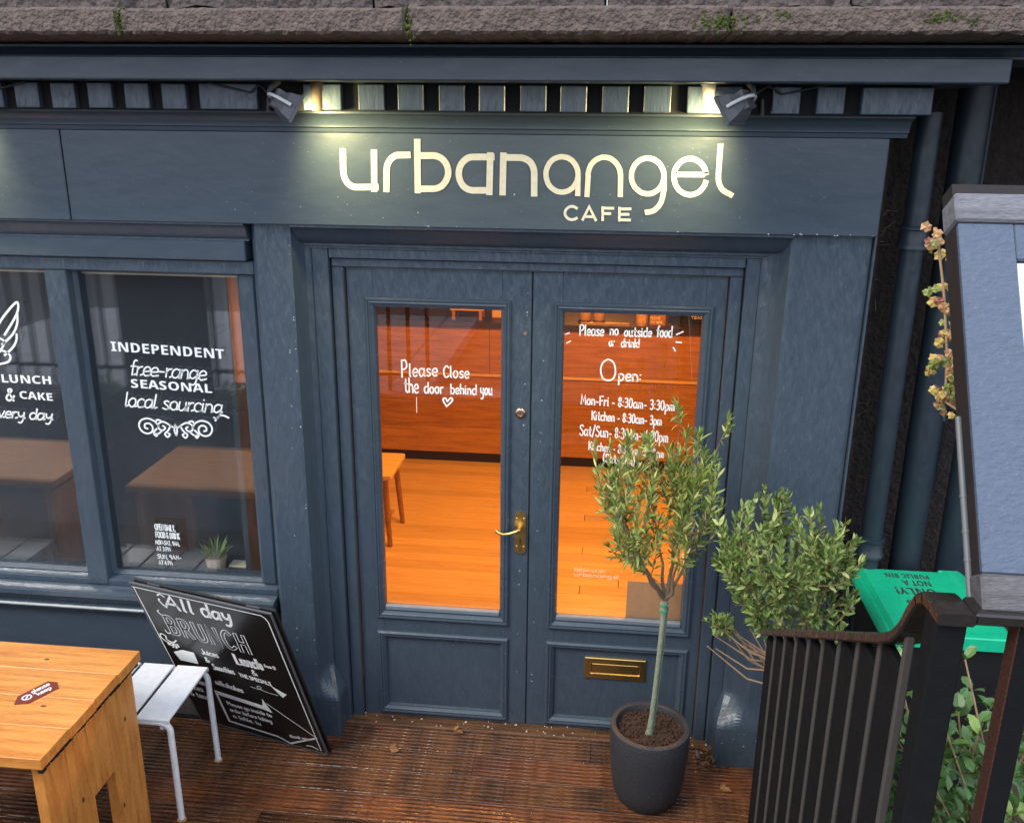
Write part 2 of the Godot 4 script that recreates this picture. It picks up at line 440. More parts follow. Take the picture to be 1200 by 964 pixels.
# ---------------------------------------------------------------- pen strokes
# letters of a hand-written alphabet: width | strokes of x,y points; x-height 6, capitals 10; "=" keeps corners sharp
const PEN := {
	"a": "6.4|5.4,5 3,6 .9,4.6 .6,2 2,.1 4,.8 5.4,3|=5.4,6 5.4,.8 6.2,.1", "b": "6|=.8,10 .8,0|.8,4 2.6,6 5,5 5.5,2.8 4.4,.5 2.5,.1 .8,1", "c": "5.4|5,5 3,6 1,4.5 .7,2 2.2,.1 4.8,.7",
	"d": "6.4|=5.5,10 5.5,0|5.5,4.5 3.5,6 1.2,5 .6,2.5 2,.1 4,.5 5.5,2", "e": "5.6|.8,3 5,3.4 4.6,5.4 2.8,6 1,4.6 .7,2 2.2,.1 5,.9", "f": "5|5,9.4 3.6,10 2.6,8.5 2.4,4 2.3,0|=.7,5.8 4.6,5.8",
	"g": "6.4|5.5,5 3,6 .9,4.6 .8,1.9 2.8,.4 5.3,2.5|5.5,6 5.5,1 5.2,-2 3.8,-3.7 1.4,-3.1", "h": "6|=.8,10 .8,0|.8,3.6 2.6,5.8 4.6,5.2 5.1,2.5 5.1,0", "i": "2.4|=.9,6 .9,.8 1.6,0|=.9,8 1,8.5",
	"k": "5.6|=.8,10 .8,0|=4.8,5.8 .9,2.8|=2,3.6 5,0", "l": "2.6|=.9,10 .9,.8 1.7,0", "m": "8|=.8,6 .8,0|.8,4 2.2,5.9 3.6,5 3.9,2.5 3.9,0|3.9,4 5.3,5.9 6.7,5 7,2.5 7,0",
	"n": "6|=.8,6 .8,0|.8,4 2.6,5.9 4.6,5 5.1,2.5 5.1,0", "o": "6.2|3,6 1.1,4.7 .7,2.4 2.4,.1 4.6,.8 5.4,3.2 4.7,5.3 3,6", "p": "6|=.8,6 .8,-4|.8,4.5 2.6,6 5,4.8 5,1.8 3,.1 .8,1.2",
	"r": "4.6|=.8,6 .8,0|.8,3.4 2.2,5.6 4.2,5.8", "s": "5.2|4.6,5.2 2.8,6 1.2,5 2,3.6 4,2.6 4.6,1.2 3,.1 .8,.9", "t": "5|2.5,9 2.4,4 2.6,1 4,.1 4.8,.6|=.6,6 4.6,6",
	"u": "6.4|.8,6 .8,3 1.2,.8 2.8,.1 4.5,1.4 5.2,3|=5.2,6 5.2,.8 6.1,0", "v": "5.8|=.5,6 2.8,0 5.2,6", "y": "6.2|.8,6 1.2,3 3,1.7 5,3.4|5.4,6 5.3,2 4.9,-1.5 3.6,-3.6 1.4,-3.1",
	"x": "5.6|=.6,6 5,0|=5,6 .6,0", "w": "8|=.5,6 2.2,0 4,5 5.8,0 7.4,6", "j": "3|1.6,6 1.6,-1 1,-3.2 -.4,-3.4|=1.6,8 1.7,8.5",
	"A": "8.2|=.3,0 4,10 7.6,0|=1.6,3.6 6.3,3.6", "P": "6.8|=1,10 1,0|1,9.6 4,10 6,8.4 5.6,6 3.6,4.8 1,4.8", "C": "7.2|6.6,8.6 4.2,10 1.7,8.2 .8,5 1.8,1.4 4.2,0 6.8,1.5", "O": "9|4.4,10 1.8,8.4 .8,5 2,1.2 4.8,0 7.4,1.6 8.2,5.4 7,9 4.4,10",
	"M": "8.6|=.8,0 1.6,10 4.2,3 6.8,10 7.7,0", "F": "6.2|=1,10 1,0|=1,9.8 6,9.8|=1,5.4 4.8,5.4", "K": "6.8|=1,10 1,0|=6,10 1.1,4.4|=2.6,6 6.2,0", "S": "6.6|6,8.6 4,10 1.4,9 1.4,6.8 4.4,5 5.8,2.8 4.4,.3 1.6,.2 .4,1.6",
	"L": "6.2|=1,10 1,0 6,0", "J": "5.6|4.6,10 4.6,2.5 3.4,.2 1.4,.2 .4,1.8", "B": "7|=1,10 1,0|1,9.8 4.5,9.8 5.8,7.6 4.4,5.4 1,5.2|1,5.2 5,5 6.4,2.8 5,.2 1,.1", "R": "7.2|=1,10 1,0|1,9.8 4.6,9.8 6,7.5 4.6,5 1,4.8|=3.6,4.8 6.8,0", "U": "7.4|1,10 1,3.6 2,.6 4,0 6,1 6.6,3.6 6.6,10", "N": "7.8|=1,0 1,10 6.8,0 6.8,10", "H": "7.6|=1,10 1,0|=6.6,10 6.6,0|=1,5.2 6.6,5.2",
	"D": "7.4|=1,10 1,0|1,9.8 4,9.6 6.4,7 6.4,3 4,.3 1,.1", "E": "6.2|=6,10 1,10 1,0 6,0|=1,5.2 5,5.2", "G": "7.6|6.8,8.4 4.4,10 1.6,8 .8,5 1.8,1.4 4.4,0 6.8,1.6 6.8,4.6 4.4,4.6", "I": "2.4|=1.2,10 1.2,0", "T": "7|=.4,9.8 6.6,9.8|=3.5,9.8 3.5,0", "Y": "7|=.6,10 3.6,5 6.4,10|=3.6,5 3.6,0", "V": "7|=.5,10 3.5,0 6.5,10",
	"0": "6.2|3,10 1.1,8 .8,4.5 1.6,1 3.4,.1 5,2 5.4,6 4.6,9 3,10", "3": "5.8|.9,9 3,10 4.8,8.6 4.2,6.2 2.2,5.4 4.6,4.6 5.2,2.2 3.4,.1 .7,.8", "4": "6.2|=3.8,10 .6,3.2 5.8,3.2|=4.4,6 4.4,0", "8": "6.2|3.2,5.4 1.2,7.6 3,10 5,8 3.2,5.4 1,2.6 2.8,.1 5.2,2 3.2,5.4",
	"9": "6|5,8 3,10 .9,8 1.4,5.4 3.6,5 5,8 5,3 3.6,0", "1": "3.4|=.6,8 2,10 2,0", "2": "6|.8,8.4 2.8,10 5,8.4 4.4,5.4 .8,.2 5.6,.2",
	":": "2.4|=1,5.4 1.1,5.9|=1,1.4 1.1,1.9", "-": "5|=.8,3.4 4,3.4", "/": "5.4|=.6,-1 4.8,11", "(": "3|2.6,11 1,8 .8,3 2.4,-1", ")": "3|.6,11 2.2,8 2.4,3 .8,-1", "!": "2.6|=1.2,10 1.1,3|=1,.4 1.1,.9", "&": "7|6.4,0 1.6,8 2.6,10 4.2,8.6 1.2,4 1,1.4 3,0 5.6,2 6.2,4.4", "+": "5.6|=.6,4 5,4|=2.8,6.2 2.8,1.8", ",": "2|=1,.8 .6,-1.4", ".": "2|=.8,.2 1,.5", "'": "2|=1,10 .8,8",
}

func smooth(p: PackedVector2Array) -> PackedVector2Array:
	var out := PackedVector2Array()
	for i in p.size() - 1:
		var a := p[maxi(i - 1, 0)]
		var b := p[i]
		var c := p[i + 1]
		var d := p[mini(i + 2, p.size() - 1)]
		for k in 4: out.append(b.cubic_interpolate(c, a, d, k / 4.0))
	out.append(p[p.size() - 1])
	return out

# writes text from (x0, y) to x1 with capitals h high, in the xy plane of b.t
func pen(b: MB, text: String, x0: float, x1: float, y: float, h: float, w: float, rise := 0.0, slant := 0.0, joined := false, raised := 0.0006) -> void:
	var lines := []
	var x := 0.0
	for ch in text:
		if ch == " ":
			x += 3.6
			continue
		var d: PackedStringArray = PEN[ch].split("|")
		for s in range(1, d.size()):
			var sharp := d[s].begins_with("=")
			var p := PackedVector2Array()
			for q in d[s].trim_prefix("=").split(" "):
				var f := q.split_floats(",")
				p.append(Vector2(x + f[0] + f[1] * slant + rng.randf_range(-0.16, 0.16), f[1] + rng.randf_range(-0.16, 0.16)))
			lines.append(p if sharp else smooth(p))
		if joined and ch in "abcdefghiklmnoprstuvxy":
			lines.append(PackedVector2Array([Vector2(x + d[0].to_float() - 1.2, 0.25), Vector2(x + d[0].to_float() + 0.7, 1.0)]))
		x += d[0].to_float() + (-0.1 if joined else 0.7)
	var sx := (x1 - x0) / x
	for p in lines:
		var q := PackedVector2Array()
		for a in p: q.append(Vector2(x0 + a.x * sx, y + rise * a.x / x + a.y * h / 10.0))
		b.stroke(q, w, raised)

func type_text(text: String, width: float, height: float, bold: bool, depth := 0.0008) -> Array:
	var f := SystemFont.new()
	f.font_names = PackedStringArray(["Droid Sans"])
	f.font_weight = 700 if bold else 400
	var m := TextMesh.new()
	m.text = text
	m.font = f
	m.font_size = 64
	m.pixel_size = 0.01
	m.depth = 0.02
	m.curve_step = 4.0
	var box_of := m.get_aabb()
	return [m, Vector3(width / box_of.size.x, height / maxf(box_of.size.y, 0.01), depth / 0.02), box_of]

# printed capitals whose lower left corner lies at the origin of `at`
func print_on(parent: Node, called: String, text: String, width: float, height: float, at: Transform3D, m: Material, bold := true) -> void:
	var d := type_text(text, width, height, bold)
	var bx: AABB = d[2]
	var s: Vector3 = d[1]
	var o := put(d[0], called, m, parent)
	o.transform = at * Transform3D(Basis.from_scale(s), Vector3(-bx.position.x * s.x, -bx.position.y * s.y, 0.0004))

# ---------------------------------------------------------------- the scene
func _ready() -> void:
	rng.seed = 4711
	var cam := Camera3D.new()
	cam.name = "camera"
	add_child(cam)
	cam.transform = Transform3D(Basis.from_euler(Vector3(deg_to_rad(-17.572), deg_to_rad(5.89), deg_to_rad(0.557)), EULER_ORDER_YXZ), Vector3(0.287, 2.634, 3.538))
	cam.fov = 48.48
	cam.near = 0.05
	cam.far = 300.0
	cam.current = true
	var sky_mat := ProceduralSkyMaterial.new()
	sky_mat.sky_top_color = Color(0.79, 0.835, 0.915)
	sky_mat.sky_horizon_color = Color(0.85, 0.87, 0.905)
	sky_mat.sky_curve = 0.2
	sky_mat.ground_bottom_color = Color(0.25, 0.25, 0.26)
	sky_mat.ground_horizon_color = Color(0.5, 0.52, 0.55)
	sky_mat.sky_energy_multiplier = 1.25
	var env := Environment.new()
	env.background_mode = Environment.BG_SKY
	env.sky = Sky.new()
	env.sky.sky_material = sky_mat
	env.tonemap_mode = Environment.TONE_MAPPER_LINEAR
	env.tonemap_exposure = 1.85
	env.sdfgi_enabled = true
	env.ssao_enabled = true
	env.ssil_enabled = true
	var we := WorldEnvironment.new()
	we.name = "world_environment"
	we.environment = env
	add_child(we)
	var sun := DirectionalLight3D.new()
	sun.name = "sun"
	sun.light_energy = 0.48
	sun.light_angular_distance = 25.0
	sun.light_color = Color(1.0, 0.98, 0.95)
	sun.shadow_enabled = true
	add_child(sun)
	sun.look_at_from_position(Vector3(-6, 9, 6), Vector3(0, 0.5, 0))
	make_materials()
	build_setting()
	build_front()
	build_cornice()
	build_room()
	build_window_display()
	build_recess()
	build_floodlights()
	build_furniture()
	build_board()
	build_plants()
	build_right_side()
	build_street()

# ---------------------------------------------------------------- ground, deck
func build_setting() -> void:
	var deck := setting("deck")
	# grooved board profile, 0.142 wide in z
	var wide := 0.142
	var prof := PackedVector2Array([Vector2(0.001, -0.028), Vector2(0, -0.002), Vector2(0.002, 0)])
	for k in 6:
		var z0 := 0.0065 + k * 0.0226
		prof.append_array(PackedVector2Array([Vector2(z0, -0.0005), Vector2(z0 + 0.0025, -0.0035), Vector2(z0 + 0.004, -0.0085), Vector2(z0 + 0.0085, -0.0085), Vector2(z0 + 0.010, -0.0035), Vector2(z0 + 0.0125, -0.0005), Vector2(z0 + 0.0176, 0)]))
	prof.append_array(PackedVector2Array([Vector2(wide - 0.002, 0), Vector2(wide, -0.002), Vector2(wide - 0.001, -0.028)]))
	var shapes := {}
	var z := 0.075
	var row := 0
	while z < 2.25:
		var x: float = -4.7 - [0.0, 0.7, 0.35, 1.1, 0.5][row % 5]
		while x < 1.2:
			var pick := [240, 180, 140, 240, 180][rng.randi() % 5] as int
			var left := roundi((1.22 - x) * 100.0)
			if pick > left - 50: pick = left
			if not shapes.has(pick):
				var b := MB.new()
				b.prism(prof, Vector3.ZERO, Vector3(0, 0, 1), Vector3(0, 1, 0), Vector3(pick / 100.0 - 0.002, 0, 0))
				shapes[pick] = b.mesh()
			var m: Material = M[["deck", "deck", "deck_dark", "deck_red", "deck"][rng.randi() % 5]]
			put(shapes[pick], "deck_board", m, deck, Transform3D(Basis(), Vector3(x, rng.randf_range(-0.0015, 0.001), z)))
			x += pick / 100.0
		z += 0.1448
		row += 1
	put(box(Vector3(-4.7, -0.2, -0.1), Vector3(1.22, -0.035, 2.26)), "joist_bed", M.void_black, deck)
	put(box(Vector3(-0.86, -0.03, -0.05), Vector3(0.86, 0.012, 0.072), 0.006), "threshold_board", M.threshold, deck)
	var ground := setting("ground")
	put(box(Vector3(1.302, -0.4, -0.499), Vector3(3.6, -0.13, 1.3)), "yard_slab", M.ground, ground)
	put(box(Vector3(0.86, -0.4, 1.305), Vector3(3.6, 0.85, 2.44)), "planting_bed", M.soil, ground)

# ---------------------------------------------------------------- painted timber front
func build_front() -> void:
	var f := thing("shopfront", "dark blue painted timber cafe front with double doors and lettered fascia", "shopfront")
	var navy: Material = M.navy
	var XL := -4.7
	# fascia boards with the name
	put(box(Vector3(-1.757, 2.262, 0.02), Vector3(1.222, 2.594, 0.19), 0.003), "fascia_board", M.navy_fascia, f)
	put(box(Vector3(XL, 2.262, 0.02), Vector3(-1.7595, 2.594, 0.195), 0.003), "fascia_board", M.navy_fascia, f)
	put(box(Vector3(1.2225, -0.13, -0.049), Vector3(1.229, 2.6, 0.165)), "side_board", M.navy, f)
	# name, one part for each letter
	for d in LOGO:
		var b := MB.new()
		b.t = Transform3D(Basis(), Vector3(0, 0, 0.19))
		var lift := 0.0022
		for s in d[2]:
			b.stroke(pts(s), d[1] * 0.92, lift)
			lift += 0.0006
		put(b.mesh(), "letter", M.cream, f)
	# chipped paint on exposed edges
	var ch := MB.new()
	var runs := [[0.93, 2.264, 1.21, 2.264, 0.1905, 8], [-0.6, 2.264, 0.9, 2.264, 0.1905, 5], [-0.92, 0.3, -0.92, 2.2, 0.1505, 16], [-0.05, 0.1, -0.02, 2.0, 0.0006, 16], [0.02, 0.1, 0.05, 2.0, 0.0006, 12], [-1.05, 0.05, -0.84, 0.2, 0.1706, 12], [0.84, 0.05, 1.1, 0.2, 0.1706, 12], [-1.75, 2.28, 1.2, 2.40, 0.1906, 12], [-1.0, 0.4, -0.93, 2.1, 0.1506, 14]]
	for r in runs:
		for k in r[5]:
			var t := rng.randf()
			var p := Vector3(lerpf(r[0], r[2], t), lerpf(r[1], r[3], t if absf(r[0] - r[2]) < 0.1 or absf(r[1] - r[3]) < 0.01 else rng.randf()), r[4])
			if absf(r[1] - r[3]) < 0.01: p.y += rng.randf() * 0.004
			var size := rng.randf_range(0.001, 0.0034)
			var fan := []
			for i in 6: fan.append(p + Vector3(cos(TAU * i / 6.0) * rng.randf_range(0.6, 1.6), sin(TAU * i / 6.0) * rng.randf_range(0.5, 1.3), 0) * size)
			for i in 6: ch.flat(p, fan[i], fan[(i + 1) % 6])
	put(ch.mesh(), "paint_chips", M.primer, f).set_meta("kind", "stuff")
	# mouldings below the fascia, over the window and over the doors
	var b1 := MB.new()
	b1.prism(pts([0.0, 2.19, 0.0, 2.262, 0.178, 2.262, 0.178, 2.254, 0.166, 2.25, 0.157, 2.238, 0.152, 2.222, 0.143, 2.207, 0.13, 2.197, 0.13, 2.19]), Vector3(XL, 0, 0), Vector3(0, 0, 1), Vector3(0, 1, 0), Vector3(-1.085 - XL, 0, 0))
	put(b1.mesh(), "window_cornice", navy, f)
	put(box(Vector3(XL, 2.113, 0.0), Vector3(-1.102, 2.19, 0.135), 0.004), "window_head_board", M.navy_fascia, f)
	put(box(Vector3(XL, 2.055, -0.02), Vector3(-1.085, 2.108, 0.1), 0.004), "window_head", navy, f)
	var b2 := MB.new()
	b2.prism(pts([-0.05, 2.16, -0.05, 2.262, 0.176, 2.262, 0.176, 2.252, 0.162, 2.248, 0.145, 2.236, 0.128, 2.217, 0.112, 2.198, 0.094, 2.187, 0.074, 2.181, 0.074, 2.172, 0.058, 2.168, 0.058, 2.16]), Vector3(-0.905, 0, 0), Vector3(0, 0, 1), Vector3(0, 1, 0), Vector3(1.845, 0, 0))
	put(b2.mesh(), "door_cornice", navy, f)
	# pilasters: square block at the foot, moulded shaft above, blending like a stopped chamfer
	pilaster(f, [-1.10, 0.0, -1.085, 0.10, -1.066, 0.135, -1.052, 0.15, -0.925, 0.15, -0.913, 0.147, -0.905, 0.12, -0.897, 0.092, -0.887, 0.068, -0.872, 0.056, -0.868, 0.05, -0.868, 0.0], [-1.10, 0.0, -1.095, 0.12, -1.085, 0.165, -1.06, 0.17, -0.94, 0.17, -0.88, 0.17, -0.85, 0.17, -0.832, 0.17, -0.822, 0.168, -0.818, 0.16, -0.818, 0.055, -0.818, 0.0])
	pilaster(f, [1.222, 0.0, 1.222, 0.14, 1.218, 0.148, 1.205, 0.15, 0.952, 0.15, 0.938, 0.147, 0.925, 0.118, 0.912, 0.093, 0.893, 0.070, 0.866, 0.057, 0.856, 0.05, 0.856, 0.0], [1.222, 0.0, 1.222, 0.15, 1.222, 0.165, 1.2, 0.17, 1.0, 0.17, 0.92, 0.17, 0.88, 0.17, 0.85, 0.17, 0.835, 0.168, 0.826, 0.16, 0.826, 0.055, 0.826, 0.0])
	# jamb panels and door frame
	for s in [-1.0, 1.0]:
		var xo := 0.868 if s < 0 else 0.856
		var a := minf(s * xo, s * 0.803)
		put(box(Vector3(a, 0.0, -0.05), Vector3(a + absf(xo - 0.803), 2.16, 0.05), 0.003), "jamb_panel", navy, f)
		var fr := minf(s * 0.8, s * 0.751)
		put(box(Vector3(fr, 0.0, -0.08), Vector3(fr + 0.049, 2.083, 0.024), 0.004), "door_post", navy, f)
	put(box(Vector3(-0.8, 2.1215, -0.05), Vector3(0.8, 2.16, 0.05), 0.003), "door_head_board", navy, f)
	put(box(Vector3(-0.8, 2.084, -0.08), Vector3(0.8, 2.119, 0.024), 0.004), "door_head", navy, f)
	door_leaf(f, -0.747, -0.004, true)
	door_leaf(f, 0.001, 0.748, false)
	# window: bottom rail, ledges, riser
	var sill := MB.new()
	sill.prism(pts([-0.04, 0.655, -0.04, 0.69, 0.045, 0.69, 0.092, 0.682, 0.1, 0.676, 0.1, 0.655]), Vector3(XL, 0, 0), Vector3(0, 0, 1), Vector3(0, 1, 0), Vector3(-1.09 - XL, 0, 0))
	put(sill.mesh(), "window_bottom_rail", M.navy_moulding, f)
	var ledge := MB.new()
	ledge.prism(pts([-0.04, 0.605, -0.04, 0.652, 0.11, 0.652, 0.155, 0.646, 0.163, 0.64, 0.163, 0.618, 0.155, 0.61, 0.14, 0.605]), Vector3(XL, 0, 0), Vector3(0, 0, 1), Vector3(0, 1, 0), Vector3(-1.088 - XL, 0, 0))
	put(ledge.mesh(), "window_ledge", M.navy_moulding, f)
	put(box(Vector3(XL, 0.572, -0.04), Vector3(-1.096, 0.603, 0.118)), "apron_board", navy, f)
	var ledge2 := MB.new()
	ledge2.prism(pts([-0.04, 0.53, -0.04, 0.57, 0.12, 0.57, 0.14, 0.562, 0.146, 0.552, 0.142, 0.54, 0.13, 0.532, 0.118, 0.53]), Vector3(XL, 0, 0), Vector3(0, 0, 1), Vector3(0, 1, 0), Vector3(-1.096 - XL, 0, 0))
	put(ledge2.mesh(), "lower_ledge", M.navy_moulding, f)
	put(box(Vector3(XL, 0.165, -0.04), Vector3(-1.1, 0.528, 0.108)), "riser_panel", M.navy_fascia, f)
	put(box(Vector3(XL, 0.012, -0.04), Vector3(-1.1, 0.162, 0.116), 0.004), "base_board", M.plinth_grey, f)
	put(box(Vector3(XL, -0.03, -0.04), Vector3(-1.1, 0.010, 0.122)), "base_strip", M.void_black, f)
	for x in [-1.958, -2.752, -3.546]:
		put(box(Vector3(x, 0.655, -0.03), Vector3(x + 0.093, 2.054, 0.104), 0.004), "mullion", navy, f)
	put(box(Vector3(XL, 0.69, -0.03), Vector3(-3.55, 2.054, 0.09)), "wall_panel", navy, f)
	put(box(Vector3(-1.165, 0.69, -0.03), Vector3(-1.1, 2.054, 0.075), 0.006), "window_post", navy, f)
	# three panes with their lettering
	for k in 3:
		var x1 := [-1.165, -1.958, -2.752][k] as float
		var x0 := [-1.865, -2.659, -3.453][k] as float
		var w := Node3D.new()
		w.name = "window"
		f.add_child(w, true)
		put(box(Vector3(x0, 0.686, 0.030), Vector3(x1, 2.056, 0.035)), "pane", M.glass, w)
		put(box(Vector3(x0, 0.686, 0.010), Vector3(x1, 2.056, 0.014)), "inner_pane", M.glass, w)
		var bead := MB.new()
		bead.frame(x0 - 0.002, 0.688, x1 + 0.002, 2.057, [Vector2(0, 0.062), Vector2(0.004, 0.062), Vector2(0.016, 0.046), Vector2(0.016, 0.036)])
		put(bead.mesh(), "glazing_bead", navy, w)
		put(box(Vector3(x0 + 0.004, 2.026, -0.012), Vector3(x1 - 0.004, 2.041, 0.004), 0.002), "blind_edge", M.pale_stuff, w)
		if k == 0: letter_window(w)
		if k == 1: letter_window_left(w)

func letter_window(w: Node3D) -> void:
	var z := 0.0358
	print_on(w, "lettering", "INDEPENDENT", 0.487, 0.040, Transform3D(Basis(Vector3(1, -0.035, 0).normalized(), Vector3(0, 1, 0), Vector3(0, 0, 1)), Vector3(-1.752, 1.712, z)), M.white_print)
	print_on(w, "lettering", "SEASONAL", 0.352, 0.038, Transform3D(Basis(Vector3(1, -0.03, 0).normalized(), Vector3(0, 1, 0), Vector3(0, 0, 1)), Vector3(-1.684, 1.556, z)), M.white_print)
	var b := MB.new()
	b.t = Transform3D(Basis(), Vector3(0, 0, z))
	pen(b, "free-range", -1.690, -1.356, 1.612, 0.066, 0.0065, -0.012, 0.28, true)
	put(b.mesh(), "lettering", M.white_print, w)
	b = MB.new()
	b.t = Transform3D(Basis(), Vector3(0, 0, z))
	pen(b, "local sourcing", -1.728, -1.300, 1.472, 0.064, 0.0065, -0.014, 0.28, true)
	b.stroke(smooth(pts([-1.33, 1.425, -1.31, 1.447, -1.29, 1.449, -1.27, 1.440])), 0.008)
	put(b.mesh(), "lettering", M.white_print, w)
	# scroll ornament, mirrored about its middle
	b = MB.new()
	b.t = Transform3D(Basis(), Vector3(-1.509, 1.384, z))
	for s in [-1.0, 1.0]:
		for q in [[0, -0.034, 0.006, -0.01, 0, 0.016], [0.006, 0.0, 0.03, 0.016, 0.052, 0.026, 0.074, 0.016, 0.074, -0.006, 0.056, -0.012, 0.046, 0.0, 0.056, 0.008], [0.02, 0.012, 0.034, -0.012, 0.05, -0.028, 0.04, -0.042, 0.028, -0.03, 0.036, -0.024],
			[0.074, 0.004, 0.09, 0.026, 0.118, 0.038, 0.148, 0.030, 0.162, 0.006, 0.152, -0.02, 0.128, -0.03, 0.106, -0.02, 0.102, 0.002, 0.116, 0.016, 0.134, 0.012, 0.136, -0.004, 0.124, -0.008], [0.084, -0.006, 0.1, -0.026, 0.09, -0.04, 0.082, -0.028], [0.062, -0.014, 0.078, -0.028, 0.098, -0.03], [0.086, 0.02, 0.078, 0.034, 0.062, 0.03]]:
			var p := PackedVector2Array()
			for a in pts(q): p.append(Vector2(a.x * s, a.y))
			b.stroke(smooth(p), 0.0075)
	put(b.mesh(), "ornament", M.white_print, w)
	# small notice low on the glass
	put(box(Vector3(-1.668, 0.788, -0.002), Vector3(-1.530, 0.945, 0.002)), "notice_card", M.board_edge, w)
	b = MB.new()
	b.t = Transform3D(Basis(), Vector3(0, 0, z))
	pen(b, "OPEN DAILY,", -1.655, -1.560, 0.905, 0.028, 0.0042, -0.003)
	pen(b, "FOOD & DRINK", -1.655, -1.543, 0.868, 0.028, 0.0042, -0.004)
	pen(b, "MON-SAT, 9AM,", -1.660, -1.548, 0.835, 0.020, 0.0036, -0.003)
	pen(b, "AT 3 PM", -1.658, -1.592, 0.803, 0.020, 0.0036)
	pen(b, "SUN, 9AM-", -1.658, -1.545, 0.765, 0.020, 0.0034)
	pen(b, "AT 4 PM", -1.655, -1.590, 0.735, 0.020, 0.0034)
	put(b.mesh(), "notice_lettering", M.white_print, w)

func letter_window_left(w: Node3D) -> void:
	var z := 0.0358
	print_on(w, "lettering", "LUNCH", 0.222, 0.036, Transform3D(Basis(), Vector3(-2.262, 1.556, z)), M.white_print)
	print_on(w, "lettering", "CAKE", 0.148, 0.034, Transform3D(Basis(Vector3(1, -0.03, 0).normalized(), Vector3(0, 1, 0), Vector3(0, 0, 1)), Vector3(-2.192, 1.487, z)), M.white_print)
	var b := MB.new()
	b.t = Transform3D(Basis(), Vector3(0, 0, z))
	pen(b, "&", -2.262, -2.215, 1.476, 0.052, 0.0085, 0.0, 0.2)
	put(b.mesh(), "lettering", M.white_print, w)
	b = MB.new()
	b.t = Transform3D(Basis(), Vector3(0, 0, z))
	pen(b, "every day", -2.342, -2.062, 1.398, 0.050, 0.0068, -0.004, 0.25, true)
	put(b.mesh(), "lettering", M.white_print, w)
	b = MB.new()
	b.t = Transform3D(Basis(), Vector3(0, 0, z))
	for q in [[-2.25, 1.79, -2.208, 1.843, -2.143, 1.904, -2.137, 1.88, -2.16, 1.837, -2.217, 1.764], [-2.145, 1.855, -2.154, 1.81, -2.184, 1.764, -2.236, 1.722], [-2.162, 1.77, -2.168, 1.742, -2.19, 1.71, -2.232, 1.676], [-2.26, 1.70, -2.223, 1.691, -2.206, 1.672, -2.22, 1.648, -2.26, 1.637], [-2.26, 1.757, -2.225, 1.74, -2.228, 1.722, -2.25, 1.691]]:
		b.stroke(smooth(pts(q)), 0.0095)
	put(b.mesh(), "ornament", M.white_print, w)

func pilaster(f: Node3D, shaft: Array, foot: Array) -> void:
	var a := pts(shaft)
	var c := pts(foot)
	var b := MB.new()
	# heights and share of the foot's outline
	var hs := [[0.0, 1.0], [0.185, 1.0]]
	for k in 10:
		var t := (k + 1) / 10.0
		hs.append([0.185 + 0.125 * t, 1.0 - smoothstep(0.0, 1.0, pow(t, 0.8))])
	hs.append([2.26, 0.0])
	var rings := []
	for h in hs:
		var r := []
		for i in a.size():
			var q: Vector2 = a[i].lerp(c[i], h[1])
			r.append(Vector3(q.x, h[0], q.y))
		rings.append(r)
	var flip: bool = a[0].x > a[a.size() - 1].x
	for k in rings.size() - 1:
		for i in a.size() - 1:
			if flip: b.quad(rings[k][i + 1], rings[k][i], rings[k + 1][i], rings[k + 1][i + 1])
			else: b.quad(rings[k][i], rings[k][i + 1], rings[k + 1][i + 1], rings[k + 1][i])
	put(b.mesh(), "pilaster", M.navy, f)
	var lo := minf(a[0].x, a[a.size() - 1].x)
	var hi := maxf(a[0].x, a[a.size() - 1].x)
	put(box(Vector3(lo, 0, -0.3), Vector3(hi, 2.26, 0.0)), "wall_post", M.navy, f)

